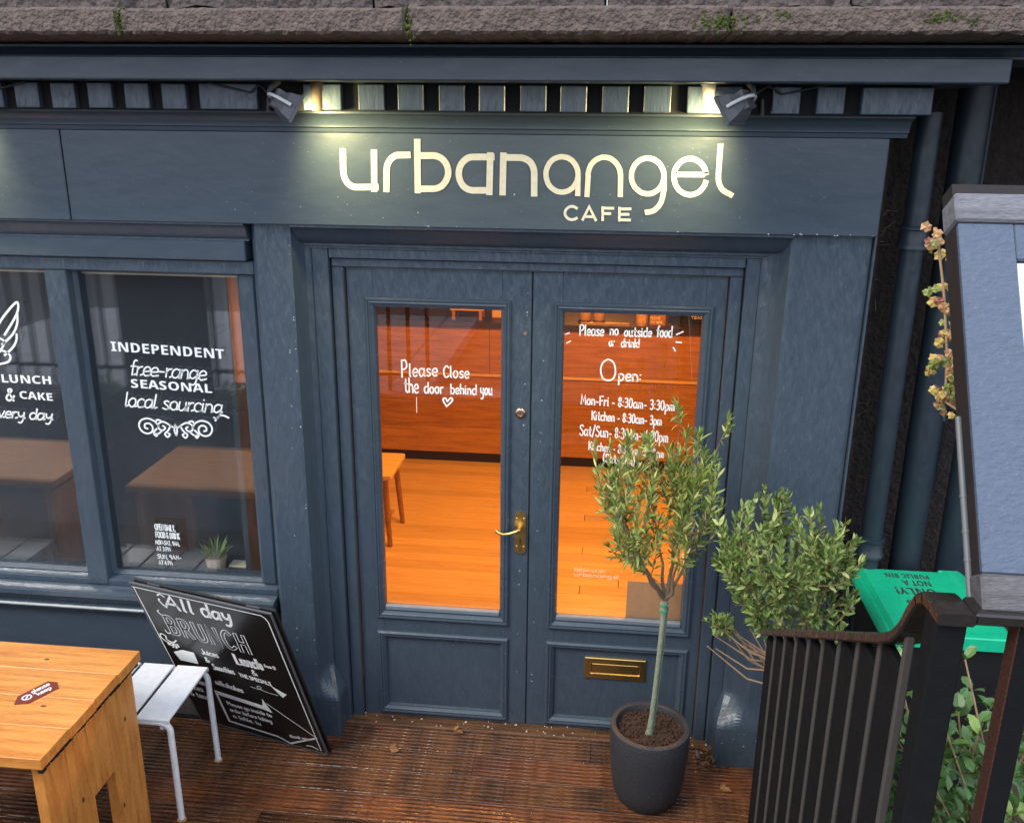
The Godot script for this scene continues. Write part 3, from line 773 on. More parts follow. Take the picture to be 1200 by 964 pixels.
func door_leaf(f: Node3D, x0: float, x1: float, left: bool) -> void:
	var d := Node3D.new()
	d.name = "door_leaf"
	f.add_child(d, true)
	var gx0 := x0 + 0.107
	var gx1 := x1 - (0.116 if left else 0.081)
	if not left: gx0 = x0 + 0.118
	var g0 := 0.569
	var g1 := 1.925
	var p0 := 0.065
	var p1 := 0.420
	var fr := MB.new()
	# stiles and rails
	fr.box(Vector3(x0, 0.014, -0.045), Vector3(gx0, 2.081, 0.0), 0.002)
	fr.box(Vector3(gx1, 0.014, -0.045), Vector3(x1, 2.081, 0.0), 0.002)
	fr.box(Vector3(gx0, g1, -0.045), Vector3(gx1, 2.081, -0.0005))
	fr.box(Vector3(gx0, p1, -0.045), Vector3(gx1, g0, -0.0005))
	fr.box(Vector3(gx0, 0.014, -0.045), Vector3(gx1, p0, -0.0005))
	put(fr.mesh(), "door_frame", M.navy, d)
	put(box(Vector3(gx0, p0, -0.03), Vector3(gx1, p1, -0.014)), "lower_panel", M.navy, d)
	put(box(Vector3(gx0 - 0.002, g0, -0.026), Vector3(gx1 + 0.002, g1, -0.021)), "glass", M.glass, d)
	var gm := MB.new()
	gm.frame(gx0 - 0.036, g0 - 0.05, gx1 + 0.036, g1 + 0.04, [Vector2(0, 0.0), Vector2(0.001, 0.010), Vector2(0.008, 0.016), Vector2(0.013, 0.015), Vector2(0.015, 0.010), Vector2(0.022, 0.013), Vector2(0.027, 0.008), Vector2(0.036, 0.004), Vector2(0.040, -0.006), Vector2(0.043, -0.022)])
	put(gm.mesh(), "glass_moulding", M.navy_moulding, d)
	put(box(Vector3(gx0 + 0.004, g0 - 0.009, -0.02), Vector3(gx1 - 0.004, g0 + 0.014, 0.006), 0.004), "glazing_sill", M.navy_lit, d)  # paler navy paints in the light caught by the sill bead
	var pm := MB.new()
	pm.frame(gx0 - 0.036, p0 - 0.036, gx1 + 0.036, p1 + 0.034, [Vector2(0, 0.0), Vector2(0.001, 0.008), Vector2(0.008, 0.014), Vector2(0.013, 0.013), Vector2(0.015, 0.008), Vector2(0.022, 0.010), Vector2(0.027, 0.005), Vector2(0.034, 0.0), Vector2(0.040, -0.014)])
	put(pm.mesh(), "panel_moulding", M.navy_moulding, d)
	var b := MB.new()
	b.t = Transform3D(Basis(), Vector3(0, 0, -0.0205))
	if left:
		pen(b, "P", -0.540, -0.510, 1.628, 0.074, 0.0062)
		pen(b, "lease", -0.507, -0.385, 1.634, 0.055, 0.0058, 0.006)
		pen(b, "Close", -0.366, -0.254, 1.636, 0.048, 0.0058)
		pen(b, "the", -0.530, -0.466, 1.566, 0.062, 0.0058, -0.002)
		pen(b, "door", -0.446, -0.362, 1.566, 0.046, 0.0058)
		pen(b, "behind", -0.336, -0.224, 1.567, 0.042, 0.0055)
		pen(b, "you", -0.212, -0.160, 1.568, 0.048, 0.0055)
		b.stroke(smooth(pts([-0.352, 1.512, -0.366, 1.535, -0.364, 1.546, -0.354, 1.545, -0.349, 1.534, -0.336, 1.548, -0.328, 1.545, -0.330, 1.534, -0.352, 1.512])), 0.0065)
		b.stroke(pts([-0.478, 1.546, -0.4785, 1.478]), 0.0022)
		put(b.mesh(), "lettering", M.chalk, d)
		# cylinder lock, key cover, lever handle on its plate
		var lk := MB.new()
		lk.t = Transform3D(Basis(Vector3.RIGHT, PI / 2), Vector3(-0.043, 1.503, 0.0))
		lk.lathe([Vector2(0.022, 0), Vector2(0.022, 0.006), Vector2(0.018, 0.010), Vector2(0.012, 0.010), Vector2(0.011, 0.007), Vector2(0, 0.007)], Vector3.ZERO, 24)
		lk.box(Vector3(-0.0015, 0.007, -0.006), Vector3(0.0015, 0.0085, 0.006))
		put(lk.mesh(), "lock", M.copper_lock, d)
		var kc := MB.new()
		kc.t = Transform3D(Basis(Vector3.RIGHT, PI / 2), Vector3(-0.028, 1.836, 0.0))
		kc.lathe([Vector2(0.009, 0), Vector2(0.008, 0.004), Vector2(0.003, 0.004), Vector2(0.003, 0.001), Vector2(0, 0.001)], Vector3.ZERO, 16)
		put(kc.mesh(), "screw_cover", M.copper_lock, d)
		var pl := MB.new()
		var out := PackedVector2Array()
		for k in 9: out.append(Vector2(-0.037 + 0.024 * cos(PI * k / 8.0), 1.052 + 0.016 * sin(PI * k / 8.0)))
		for k in 9: out.append(Vector2(-0.037 - 0.024 * cos(PI * k / 8.0), 0.890 - 0.018 * sin(PI * k / 8.0)))
		pl.prism(out, Vector3(0, 0, 0.0), Vector3(1, 0, 0), Vector3(0, 1, 0), Vector3(0, 0, 0.006))
		put(pl.mesh(), "handle_plate", M.brass, d)
		var lev := MB.new()
		lev.tube([Vector3(-0.037, 1.0, 0.004), Vector3(-0.037, 1.0, 0.030), Vector3(-0.039, 0.999, 0.044), Vector3(-0.052, 0.994, 0.05), Vector3(-0.08, 0.983, 0.05), Vector3(-0.105, 0.979, 0.05), Vector3(-0.125, 0.984, 0.048), Vector3(-0.137, 0.993, 0.044)], [0.013, 0.0095, 0.0085, 0.008, 0.0065, 0.006, 0.0065, 0.008], 12)
		put(lev.mesh(), "handle", M.brass, d)
		var sc := MB.new()
		sc.t = Transform3D(Basis(Vector3.RIGHT, PI / 2), Vector3.ZERO)
		sc.lathe([Vector2(0.0055, 0), Vector2(0.0048, 0.003), Vector2(0.002, 0.004), Vector2(0, 0.004)], Vector3.ZERO, 10)
		var screw := sc.mesh()
		for q in [[-0.052, 1.035], [-0.022, 1.035], [-0.052, 0.905], [-0.022, 0.905]]: put(screw, "plate_screw", M.brass, d, Transform3D(Basis(), Vector3(q[0], q[1], 0.006)))
		put(box(Vector3(-0.0395, 0.918, 0.0055), Vector3(-0.0345, 0.942, 0.0066)), "keyhole", M.void_black, d)
		put(box(Vector3(-0.0035, 0.014, -0.03), Vector3(0.0005, 2.081, -0.006)), "meeting_gap", M.void_black, d)
	else:
		pen(b, "Please", 0.186, 0.285, 1.830, 0.042, 0.0055)
		pen(b, "no", 0.306, 0.342, 1.836, 0.038, 0.0055)
		pen(b, "outside", 0.362, 0.472, 1.832, 0.038, 0.0055)
		pen(b, "food", 0.488, 0.552, 1.833, 0.044, 0.0055)
		pen(b, "or", 0.304, 0.328, 1.790, 0.034, 0.0052)
		pen(b, "drink!", 0.352, 0.428, 1.788, 0.034, 0.0052)
		for q in [[0.130, 1.832, 0.146, 1.838], [0.136, 1.796, 0.152, 1.806], [0.566, 1.845, 0.592, 1.858], [0.566, 1.815, 0.588, 1.814], [0.557, 1.793, 0.566, 1.779]]: b.stroke(pts(q), 0.0055)
		pen(b, "O", 0.272, 0.348, 1.647, 0.088, 0.0062, 0.0, -0.05)
		pen(b, "pen:", 0.346, 0.444, 1.650, 0.046, 0.0062)
		pen(b, "Mon-Fri - 8:30am- 3:30pm", 0.200, 0.580, 1.545, 0.040, 0.0050, -0.014)
		pen(b, "Kitchen - 8:30am- 3pm", 0.246, 0.532, 1.480, 0.038, 0.0048, -0.012)
		pen(b, "Sat/Sun- 8:30am- 4:30pm", 0.200, 0.562, 1.412, 0.044, 0.0048, -0.016)
		pen(b, "Kitchen - 8:30am- 3:30pm", 0.238, 0.548, 1.350, 0.036, 0.0046, -0.022)
		pen(b, "(Sat+Sun)", 0.300, 0.432, 1.300, 0.036, 0.0055, -0.012)
		put(b.mesh(), "lettering", M.chalk, d)
		var sm := MB.new()
		sm.t = Transform3D(Basis(), Vector3(0, 0, -0.0205))
		pen(sm, "follow us on", 0.195, 0.33, 0.792, 0.016, 0.0028)
		pen(sm, "urbanangel", 0.195, 0.392, 0.770, 0.018, 0.0030, -0.004)
		put(sm.mesh(), "small_lettering", M.faint_print, d)
		# letter plate
		var lp := MB.new()
		lp.t = Transform3D(Basis(), Vector3(0, 0, -0.014))
		lp.frame(0.256, 0.274, 0.526, 0.381, [Vector2(0, 0), Vector2(0.001, 0.008), Vector2(0.004, 0.010), Vector2(0.026, 0.010), Vector2(0.029, 0.005), Vector2(0.031, 0.005)])
		put(lp.mesh(), "letter_plate", M.brass, d)
		put(box(Vector3(0.288, 0.305, -0.014), Vector3(0.494, 0.350, -0.0065), 0.003), "letter_flap", M.brass, d)

const LOGO := [
	["u",.0249,[[-.682,2.532,-.684,2.463,-.684,2.461,-.684,2.452,-.682,2.443,-.680,2.434,-.676,2.426,-.672,2.419,-.666,2.413,-.660,2.408,-.653,2.405,-.646,2.403,-.638,2.402,-.560,2.404],[-.567,2.530,-.571,2.392]]],
	["r",.0249,[[-.526,2.392,-.523,2.463,-.523,2.463,-.522,2.472,-.520,2.480,-.517,2.488,-.513,2.495,-.508,2.501,-.502,2.507,-.496,2.511,-.489,2.515,-.482,2.517,-.474,2.517,-.439,2.518]]],
	["b",.0249,[[-.408,2.568,-.410,2.390],[-.407,2.516,-.352,2.517,-.352,2.517,-.341,2.516,-.331,2.513,-.321,2.508,-.313,2.501,-.306,2.492,-.301,2.482,-.298,2.471,-.297,2.460,-.298,2.449,-.302,2.438,-.307,2.428,-.314,2.419,-.322,2.411,-.332,2.406,-.343,2.402,-.353,2.401,-.410,2.400]]],
	["a",.0249,[[-.135,2.515,-.206,2.514,-.206,2.514,-.217,2.513,-.226,2.510,-.235,2.504,-.243,2.497,-.250,2.488,-.255,2.478,-.258,2.467,-.259,2.456,-.258,2.444,-.255,2.433,-.250,2.423,-.244,2.414,-.236,2.407,-.227,2.402,-.217,2.399,-.207,2.398,-.146,2.399],[-.145,2.525,-.148,2.388]]],
	["n",.0249,[[-.098,2.525,-.100,2.388],[-.098,2.514,-.038,2.514,-.038,2.514,-.030,2.513,-.022,2.511,-.015,2.508,-.008,2.504,-.002,2.499,.003,2.493,.007,2.486,.010,2.479,.012,2.471,.013,2.463,.014,2.386]]],
	["a",.0201,[[.169,2.459,.168,2.470,.165,2.480,.160,2.490,.154,2.498,.147,2.506,.139,2.511,.130,2.516,.120,2.518,.110,2.519,.101,2.518,.091,2.515,.082,2.511,.074,2.505,.067,2.497,.062,2.488,.058,2.479,.055,2.468,.055,2.458,.056,2.447,.059,2.437,.063,2.427,.069,2.418,.076,2.411,.085,2.405,.094,2.400,.103,2.398,.113,2.397,.123,2.398,.133,2.401,.142,2.406,.150,2.412,.157,2.420,.162,2.429,.166,2.438,.168,2.449,.169,2.459],[.169,2.459,.170,2.389]]],
	["n",.0201,[[.203,2.386,.205,2.454,.204,2.462,.206,2.472,.209,2.482,.213,2.492,.219,2.500,.226,2.507,.234,2.512,.243,2.516,.252,2.519,.262,2.519,.271,2.518,.281,2.515,.289,2.510,.297,2.504,.304,2.497,.310,2.488,.315,2.479,.317,2.469,.319,2.458,.321,2.388]]],
	["g",.0201,[[.470,2.458,.469,2.469,.466,2.479,.461,2.488,.455,2.497,.448,2.504,.439,2.510,.430,2.515,.420,2.517,.411,2.518,.401,2.517,.391,2.514,.383,2.510,.375,2.503,.368,2.496,.363,2.487,.359,2.477,.357,2.467,.357,2.456,.358,2.446,.361,2.435,.366,2.426,.372,2.417,.380,2.410,.388,2.404,.397,2.399,.407,2.397,.417,2.396,.427,2.397,.436,2.400,.445,2.405,.453,2.411,.459,2.419,.465,2.427,.468,2.437,.470,2.448,.470,2.458],[.470,2.461,.471,2.452,.471,2.444,.472,2.435,.473,2.427,.473,2.418,.473,2.410,.472,2.402,.471,2.394,.470,2.386,.468,2.379,.467,2.372,.464,2.365,.461,2.360,.458,2.354,.454,2.350,.450,2.346,.446,2.342,.442,2.339,.437,2.337,.433,2.335,.428,2.334,.424,2.333,.419,2.333,.415,2.332]]],
	["e",.0201,[[.515,2.464,.616,2.465,.617,2.463,.614,2.474,.610,2.485,.604,2.494,.596,2.503,.587,2.509,.578,2.514,.568,2.517,.557,2.518,.547,2.517,.537,2.514,.528,2.509,.521,2.502,.514,2.493,.509,2.483,.506,2.473,.505,2.462,.506,2.450,.509,2.439,.513,2.428,.519,2.419,.527,2.410,.536,2.404,.545,2.399,.556,2.396,.566,2.395,.577,2.397,.586,2.400,.595,2.405,.603,2.413,.609,2.421,.614,2.431,.617,2.442]]],
	["l",.0201,[[.658,2.566,.658,2.552,.658,2.538,.658,2.523,.658,2.509,.658,2.497,.658,2.485,.658,2.476,.658,2.467,.659,2.460,.659,2.454,.660,2.448,.661,2.442,.663,2.436,.665,2.431,.668,2.426,.671,2.421,.674,2.417,.678,2.413,.683,2.410,.688,2.407,.693,2.404,.699,2.402,.705,2.399,.710,2.396]]],
	["C",.0104,[[.169,2.341,.162,2.345,.155,2.348,.148,2.348,.141,2.346,.135,2.342,.130,2.337,.127,2.331,.126,2.324,.127,2.317,.131,2.311,.136,2.306,.142,2.303,.149,2.301,.157,2.302,.164,2.304,.170,2.308]]],
	["A",.0104,[[.190,2.301,.212,2.348,.238,2.300],[.199,2.313,.230,2.313]]],
	["F",.0104,[[.260,2.348,.262,2.301],[.260,2.344,.299,2.344],[.261,2.325,.289,2.325]]],
	["E",.0104,[[.320,2.347,.321,2.300],[.320,2.342,.360,2.343],[.321,2.323,.354,2.324],[.321,2.304,.360,2.304]]],
]

# ---------------------------------------------------------------- cornice
func rough_block(lo: Vector3, hi: Vector3, nx: int, ny: int, amp: float, sd: int) -> Mesh:
	var f := FastNoiseLite.new()
	f.seed = sd
	f.frequency = 14.0
	f.fractal_octaves = 5
	var b := MB.new()
	var g := []
	for j in ny + 1:
		var row := []
		for i in nx + 1:
			var x := lerpf(lo.x, hi.x, float(i) / nx)
			var y := lerpf(lo.y, hi.y, float(j) / ny)
			var edge := 1.0 if j == 0 or j == ny else 0.0
			var z := hi.z + f.get_noise_3d(x, y, sd) * amp - edge * (0.010 + 0.010 * f.get_noise_2d(x * 2.0, y + 9.0))
			if i == 0 or i == nx: z -= 0.012
			y += f.get_noise_2d(x * 1.7, y * 3.0 + 40.0) * amp * (1.0 if j == 0 else 0.5 if j == ny else 0.7)
			row.append(Vector3(x, y, z))
		g.append(row)
	for j in ny:
		for i in nx: b.quad(g[j][i], g[j][i + 1], g[j + 1][i + 1], g[j + 1][i])
	for i in nx:
		var a: Vector3 = g[0][i]
		var c: Vector3 = g[0][i + 1]
		b.quad(Vector3(a.x, lo.y, lo.z), Vector3(c.x, lo.y, lo.z), c, a)
		a = g[ny][i]; c = g[ny][i + 1]
		b.quad(a, c, Vector3(c.x, hi.y, lo.z), Vector3(a.x, hi.y, lo.z))
	for e in [0, nx]:
		for j in ny:
			var p: Vector3 = g[j][e]
			var q: Vector3 = g[j + 1][e]
			if e == 0: b.quad(Vector3(p.x, p.y, lo.z), p, q, Vector3(q.x, q.y, lo.z))
			else: b.quad(p, Vector3(p.x, p.y, lo.z), Vector3(q.x, q.y, lo.z), q)
	return b.mesh()

func build_cornice() -> void:
	var c := thing("cornice", "projecting blue cornice with dentil blocks under a rough stone ledge", "cornice")
	var XL := -4.7
	var XR := 1.46
	var bed := MB.new()
	bed.prism(pts([0.03, 2.5945, 0.03, 2.664, 0.256, 2.664, 0.256, 2.657, 0.246, 2.655, 0.234, 2.649, 0.224, 2.640, 0.217, 2.629, 0.213, 2.617, 0.213, 2.612, 0.2, 2.608, 0.197, 2.5945]), Vector3(XL, 0, 0), Vector3(0, 0, 1), Vector3(0, 1, 0), Vector3(1.275 - XL, 0, 0))
	put(bed.mesh(), "bed_moulding", M.navy_fascia, c)
	put(box(Vector3(XL, 2.6645, 0.0), Vector3(1.296, 2.7565, 0.315)), "dentil_gap_shade", M.void_black, c)  # near-black board just behind the blocks paints shade into the gaps
	var one := box(Vector3(0, 2.667, 0.316), Vector3(0.088, 2.751, 0.345), 0.003)
	for x in [-4.63, -4.49, -4.35, -4.22, -4.08, -3.95, -3.81, -3.68, -3.54, -3.41, -3.28, -3.14, -3.01, -2.88, -2.74, -2.61, -2.48, -2.35, -2.215, -2.08, -1.948, -1.812, -1.677, -1.543, -1.407, -1.272, -0.576, -0.440, -0.300, -0.164, -0.026, 0.108, 0.246, 0.383, 0.796, 0.936]:
		put(one, "dentil", M.navy, c, Transform3D(Basis(), Vector3(x, rng.randf_range(-0.001, 0.001), rng.randf_range(-0.002, 0.002))))
	put(box(Vector3(-1.137, 2.667, 0.316), Vector3(-0.93, 2.751, 0.345), 0.003), "long_dentil", M.navy, c)
	put(box(Vector3(-0.768, 2.667, 0.316), Vector3(-0.636, 2.751, 0.345), 0.003), "long_dentil", M.navy, c)
	put(box(Vector3(0.524, 2.667, 0.316), Vector3(0.700, 2.751, 0.345), 0.003), "long_dentil", M.navy, c)
	put(box(Vector3(1.077, 2.667, 0.316), Vector3(1.296, 2.751, 0.345), 0.003), "long_dentil", M.navy, c)
	put(box(Vector3(XL, 2.757, 0.0), Vector3(XR, 2.829, 0.50), 0.004), "corona", M.navy_fascia, c)
	var cy := MB.new()
	cy.prism(pts([0.0, 2.8295, 0.0, 2.866, 0.475, 2.866, 0.475, 2.858, 0.458, 2.854, 0.446, 2.846, 0.44, 2.839, 0.43, 2.835, 0.43, 2.8295]), Vector3(XL, 0, 0), Vector3(0, 0, 1), Vector3(0, 1, 0), Vector3(3.6 - XL, 0, 0))
	put(cy.mesh(), "crown_moulding", M.navy_fascia, c)
	var xs := [-4.75, -3.9, -3.05, -2.1, -1.18, -0.315, 0.60, 1.42, 2.4, 3.6]
	for k in xs.size() - 1:
		put(rough_block(Vector3(xs[k] + 0.003, 2.873, 0.1), Vector3(xs[k + 1] - 0.003, 2.943 + 0.004 * (k % 2), 0.76), 90, 9, 0.008, 200 + k), "ledge_stone", M.sandstone, c)
	var wx := [-4.75, -4.1, -3.3, -2.6, -1.85, -1.1, -0.45, 0.25, 0.95, 1.6, 2.3, 2.9, 3.6]
	for row in 4:
		for k in wx.size() - 1:
			var sh := 0.33 if row % 2 else 0.0
			put(rough_block(Vector3(wx[k] + 0.004 + sh, 2.956 + row * 0.33, 0.0), Vector3(wx[k + 1] - 0.004 + sh, 3.279 + row * 0.33, 0.62), 14, 5, 0.02, 300 + k + row * 20), "wall_stone", M.upper_stone, c)
	var ms := MB.new()
	for patch in [[0.56, 2.905, 0.065, 0.018, 170], [0.73, 2.92, 0.04, 0.01, 40], [1.15, 2.915, 0.035, 0.012, 60], [1.24, 2.91, 0.03, 0.014, 50], [-0.31, 2.90, 0.012, 0.03, 40], [-1.18, 2.91, 0.015, 0.03, 40]]:
		for k in patch[4]:
			var p := Vector3(patch[0] + rng.randfn() * patch[2] * 0.6, patch[1] + rng.randfn() * patch[3] * 0.7, 0.757 + rng.randf_range(-0.004, 0.004))
			var r := rng.randf_range(0.003, 0.008)
			var tip := p + Vector3(rng.randf_range(-0.5, 0.5), rng.randf_range(-0.2, 0.7), 1.0) * r
			var w := rng.randf() * TAU
			var q := []
			for i in 3: q.append(p + Vector3(cos(w + TAU * i / 3.0), sin(w + TAU * i / 3.0), 0) * r)
			for i in 3: ms.flat(q[i], q[(i + 1) % 3], tip)
	var mo := put(ms.mesh(), "moss", M.moss, c)
	mo.set_meta("kind", "stuff")

# ---------------------------------------------------------------- inside
func build_room() -> void:
	var fl := setting("room_floor")
	var a := box(Vector3(0, -0.02, 0), Vector3(2.496, 0.0, 0.103), 0.0015)
	var ends := {}
	for c in [0.43, 0.9, -0.15, 0.62, 0.2]: ends[c] = box(Vector3(0, -0.02, 0), Vector3(1.231 - c, 0.0, 0.103), 0.0015)
	var row := 0
	var z := -0.425
	while z > -3.45:
		var cut := [0.43, 0.9, -0.15, 0.62, 0.2][row % 5] as float
		put(a, "floor_board", M[["room_floor", "room_floor_dark", "room_floor"][rng.randi() % 3]], fl, Transform3D(Basis(), Vector3(cut - 2.5, rng.randf_range(-0.0006, 0.0006), z)))
		put(ends[cut], "floor_board", M[["room_floor", "room_floor", "room_floor_dark"][rng.randi() % 3]], fl, Transform3D(Basis(), Vector3(cut, rng.randf_range(-0.0006, 0.0006), z)))
		z -= 0.1045
		row += 1
	put(box(Vector3(-2.1, -0.1, -6.0), Vector3(1.231, -0.022, -0.05)), "sub_floor", M.dark_wood, fl)
	put(box(Vector3(-0.80, -0.02, -0.318), Vector3(0.80, 0.004, -0.052), 0.004), "door_sill", M.counter_wood, fl)
	var w := setting("room_wall")
	put(box(Vector3(-2.16, -0.1, -6.0), Vector3(-2.1, 2.9, -0.58)), "partition", M.room_wall, w)
	put(box(Vector3(1.232, -0.4, -6.0), Vector3(1.30, 2.9, -0.05)), "side_wall", M.dark_stone, w)
	put(box(Vector3(-4.7, -0.1, -6.06), Vector3(2.56, 2.9, -6.0)), "back_wall", M.room_wall, w)
	put(box(Vector3(-2.16, -0.1, -0.58), Vector3(-1.29, 2.9, -0.53)), "display_back", M.room_wall, w)
	put(box(Vector3(-1.30, -0.1, -0.53), Vector3(-1.262, 2.9, -0.085)), "display_end", M.room_wall, w)
	put(box(Vector3(-1.262, 2.06, -0.16), Vector3(1.231, 2.9, -0.085)), "front_wall", M.room_wall, w)
	put(box(Vector3(-1.262, -0.1, -0.16), Vector3(-0.80, 2.06, -0.085)), "front_wall", M.room_wall, w)
	put(box(Vector3(0.80, -0.1, -0.16), Vector3(1.231, 2.06, -0.085)), "front_wall", M.room_wall, w)
	put(box(Vector3(1.301, -0.4, -0.56), Vector3(3.7, 2.9, -0.5)), "yard_wall", M.dark_stone, w)  # set back deeper so the recess falls dark
	put(box(Vector3(1.301, 2.868, -0.5), Vector3(3.7, 2.899, 0.098)), "added_shade_roof", M.dark_stone, w)  # unseen roof slab, added to shade the recess below
	put(box(Vector3(2.9, -0.4, -0.499), Vector3(3.7, 2.867, 0.0)), "yard_wall", M.dark_stone, w)
	put(box(Vector3(-4.7, 2.08, -0.085), Vector3(1.231, 2.9, 0.0)), "lintel", M.room_wall, w)
	var ce := setting("room_ceiling")
	put(box(Vector3(-4.7, 2.9, -6.06), Vector3(3.7, 2.96, 0.05)), "ceiling_slab", M.room_wall, ce)
	# dark front room behind the left windows
	var dr := setting("window_room")
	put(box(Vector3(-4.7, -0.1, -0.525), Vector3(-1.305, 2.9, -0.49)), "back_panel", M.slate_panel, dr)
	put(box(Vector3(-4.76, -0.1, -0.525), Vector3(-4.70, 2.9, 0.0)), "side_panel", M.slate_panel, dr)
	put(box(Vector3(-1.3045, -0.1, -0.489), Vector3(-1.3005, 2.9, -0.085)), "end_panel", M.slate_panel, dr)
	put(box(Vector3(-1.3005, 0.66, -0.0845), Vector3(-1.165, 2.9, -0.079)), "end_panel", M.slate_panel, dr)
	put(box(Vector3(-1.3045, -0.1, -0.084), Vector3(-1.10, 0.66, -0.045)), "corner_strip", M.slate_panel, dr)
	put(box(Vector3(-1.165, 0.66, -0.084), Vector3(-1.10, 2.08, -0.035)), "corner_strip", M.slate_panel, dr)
	# counter
	var c := thing("counter", "orange brown wooden cafe counter with boarded front and dark kick board", "counter", Vector3(0, 0, 0))
	put(box(Vector3(-2.09, 0.0, -3.9), Vector3(1.228, 0.092, -3.36)), "kick_board", M.dark_wood, c)
	for q in [[0.094, 0.304], [0.3055, 0.5255], [0.527, 0.734]]:
		put(box(Vector3(-2.09, q[0], -3.9), Vector3(-0.1, q[1], -3.3), 0.002), "front_board", M.counter_wood_pale if q[0] < 0.1 else M.counter_wood, c)
		put(box(Vector3(-0.098, q[0], -3.9), Vector3(1.228, q[1], -3.3), 0.002), "front_board", M.counter_wood_pale if q[0] < 0.2 else M.counter_wood, c)
	put(box(Vector3(-2.09, 0.736, -3.9), Vector3(1.228, 0.757, -3.285), 0.002), "counter_ledge", M.counter_edge, c)
	put(box(Vector3(-2.09, 0.759, -3.9), Vector3(-0.6, 1.124, -3.302), 0.002), "front_board", M.counter_wood, c)
	put(box(Vector3(-0.598, 0.759, -3.9), Vector3(1.228, 1.124, -3.302), 0.002), "front_board", M.counter_wood, c)
	put(box(Vector3(-2.09, 1.126, -3.95), Vector3(1.228, 1.17, -3.27), 0.004), "counter_top", M.dark_wood, c)
	var bk := thing("back_shelf", "brown shelf unit on the wall behind the counter", "shelf")
	put(box(Vector3(-2.09, 0.0, -5.9), Vector3(1.228, 1.0, -5.3)), "cupboard", M.counter_wood, bk)
	put(box(Vector3(-2.09, 1.0, -5.9), Vector3(1.228, 1.04, -5.27), 0.003), "shelf_top", M.counter_edge, bk)
	# things on the counter
	for k in 2:
		var j := thing("biscuit_jar", ["tan biscuit jar beside the tip jar end of the brass tray", "tan biscuit jar at the outer end of the brass tray"][1 - k], "jar", Vector3(0.13 + k * 0.105, 1.17, -3.50), "jars on the counter")
		var jb := MB.new()
		jb.lathe([Vector2(0, 0), Vector2(0.042, 0), Vector2(0.046, 0.01), Vector2(0.046, 0.1), Vector2(0.04, 0.115), Vector2(0.03, 0.12), Vector2(0, 0.12)], Vector3.ZERO, 20)
		put(jb.mesh(), "body", M.jar_tan, j)
		var jl := MB.new()
		jl.lathe([Vector2(0, 0.1205), Vector2(0.036, 0.1205), Vector2(0.036, 0.135), Vector2(0, 0.14)], Vector3.ZERO, 20)
		put(jl.mesh(), "lid", M.dark_wood, j)
	var tr := MB.new()
	tr.box(Vector3(0.10, 1.1702, -3.40), Vector3(0.47, 1.176, -3.28), 0.002)
	tr.box(Vector3(0.10, 1.176, -3.29), Vector3(0.47, 1.19, -3.28), 0.001)
	tag(put(tr.mesh(), "brass_tray", M.brass), "narrow brass tray lying along the counter edge", "tray")
	var tj := thing("tip_jar", "tan tip jar marked TIPS on the counter", "jar", Vector3(0.56, 1.17, -3.34))
	var tb := MB.new()
	tb.lathe([Vector2(0, 0), Vector2(0.04, 0), Vector2(0.045, 0.012), Vector2(0.045, 0.1), Vector2(0.038, 0.112), Vector2(0.038, 0.125), Vector2(0.034, 0.125), Vector2(0.034, 0.03), Vector2(0, 0.03)], Vector3.ZERO, 20)
	put(tb.mesh(), "body", M.jar_tan, tj)
	var tl := MB.new()
	tl.t = Transform3D(Basis(), Vector3(0, 0, 0.0452))
	pen(tl, "TIPS", -0.03, 0.03, 0.035, 0.035, 0.007)
	put(tl.mesh(), "lettering", M.counter_edge, tj)
	var cd := thing("price_card", "small dark card with pale writing leaning between tip jar and black sign", "card", Vector3(0.67, 1.17, -3.36))
	put(box(Vector3(-0.05, 0, -0.01), Vector3(0.07, 0.08, 0.0), 0.001), "card", M.counter_wood, cd)
	var cl := MB.new()
	pen(cl, "PLEASE", -0.045, 0.035, 0.048, 0.018, 0.004)
	pen(cl, "PAY HERE", -0.045, 0.05, 0.016, 0.018, 0.004)
	put(cl.mesh(), "lettering", M.faint_print, cd)
	var bs := thing("counter_sign", "black sign board with pale ruled writing at the counter end", "sign", Vector3(0.91, 1.17, -3.46))
	put(box(Vector3(-0.14, 0.0, -0.02), Vector3(0.14, 0.2, 0.0), 0.002), "board", M.board_black, bs)
	var bl := MB.new()
	for q in [[-0.06, 0.07, 0.1, 0.07], [-0.02, 0.1, 0.11, 0.1]]: bl.stroke(pts(q), 0.004)
	pen(bl, "COFFEES", -0.06, 0.05, 0.115, 0.018, 0.004)
	pen(bl, "TEAS", 0.03, 0.12, 0.04, 0.018, 0.004)
	put(bl.mesh(), "lettering", M.faint_print, bs)
	var st := thing("wooden_stand", "small pale wooden stand with four short legs on the counter", "stand", Vector3(-0.78, 1.17, -3.42))
	put(box(Vector3(-0.13, 0.075, -0.09), Vector3(0.13, 0.11, 0.09), 0.004), "stand_top", M.counter_edge, st)
	for q in [[-1, -1], [1, -1], [1, 1], [-1, 1]]:
		put(box(Vector3(q[0] * 0.105 - 0.012, 0, q[1] * 0.07 - 0.012), Vector3(q[0] * 0.105 + 0.012, 0.0745, q[1] * 0.07 + 0.012)), "leg", M.counter_wood, st)
	tag(put(box(Vector3(-0.60, 1.171, -3.6), Vector3(-0.34, 1.38, -3.45), 0.004), "wooden_box", M.counter_edge), "pale wooden box on the counter beside the wooden stand", "box")
	tag(put(box(Vector3(-1.12, 1.171, -3.62), Vector3(-0.95, 1.36, -3.42), 0.004), "dark_crate", M.dark_wood), "dark box at the partition end of the counter", "box")
	# stool
	var sl := thing("wooden_stool", "pale wooden stool standing on the orange floor inside the doors", "stool", Vector3(-1.19, 0, -1.93))
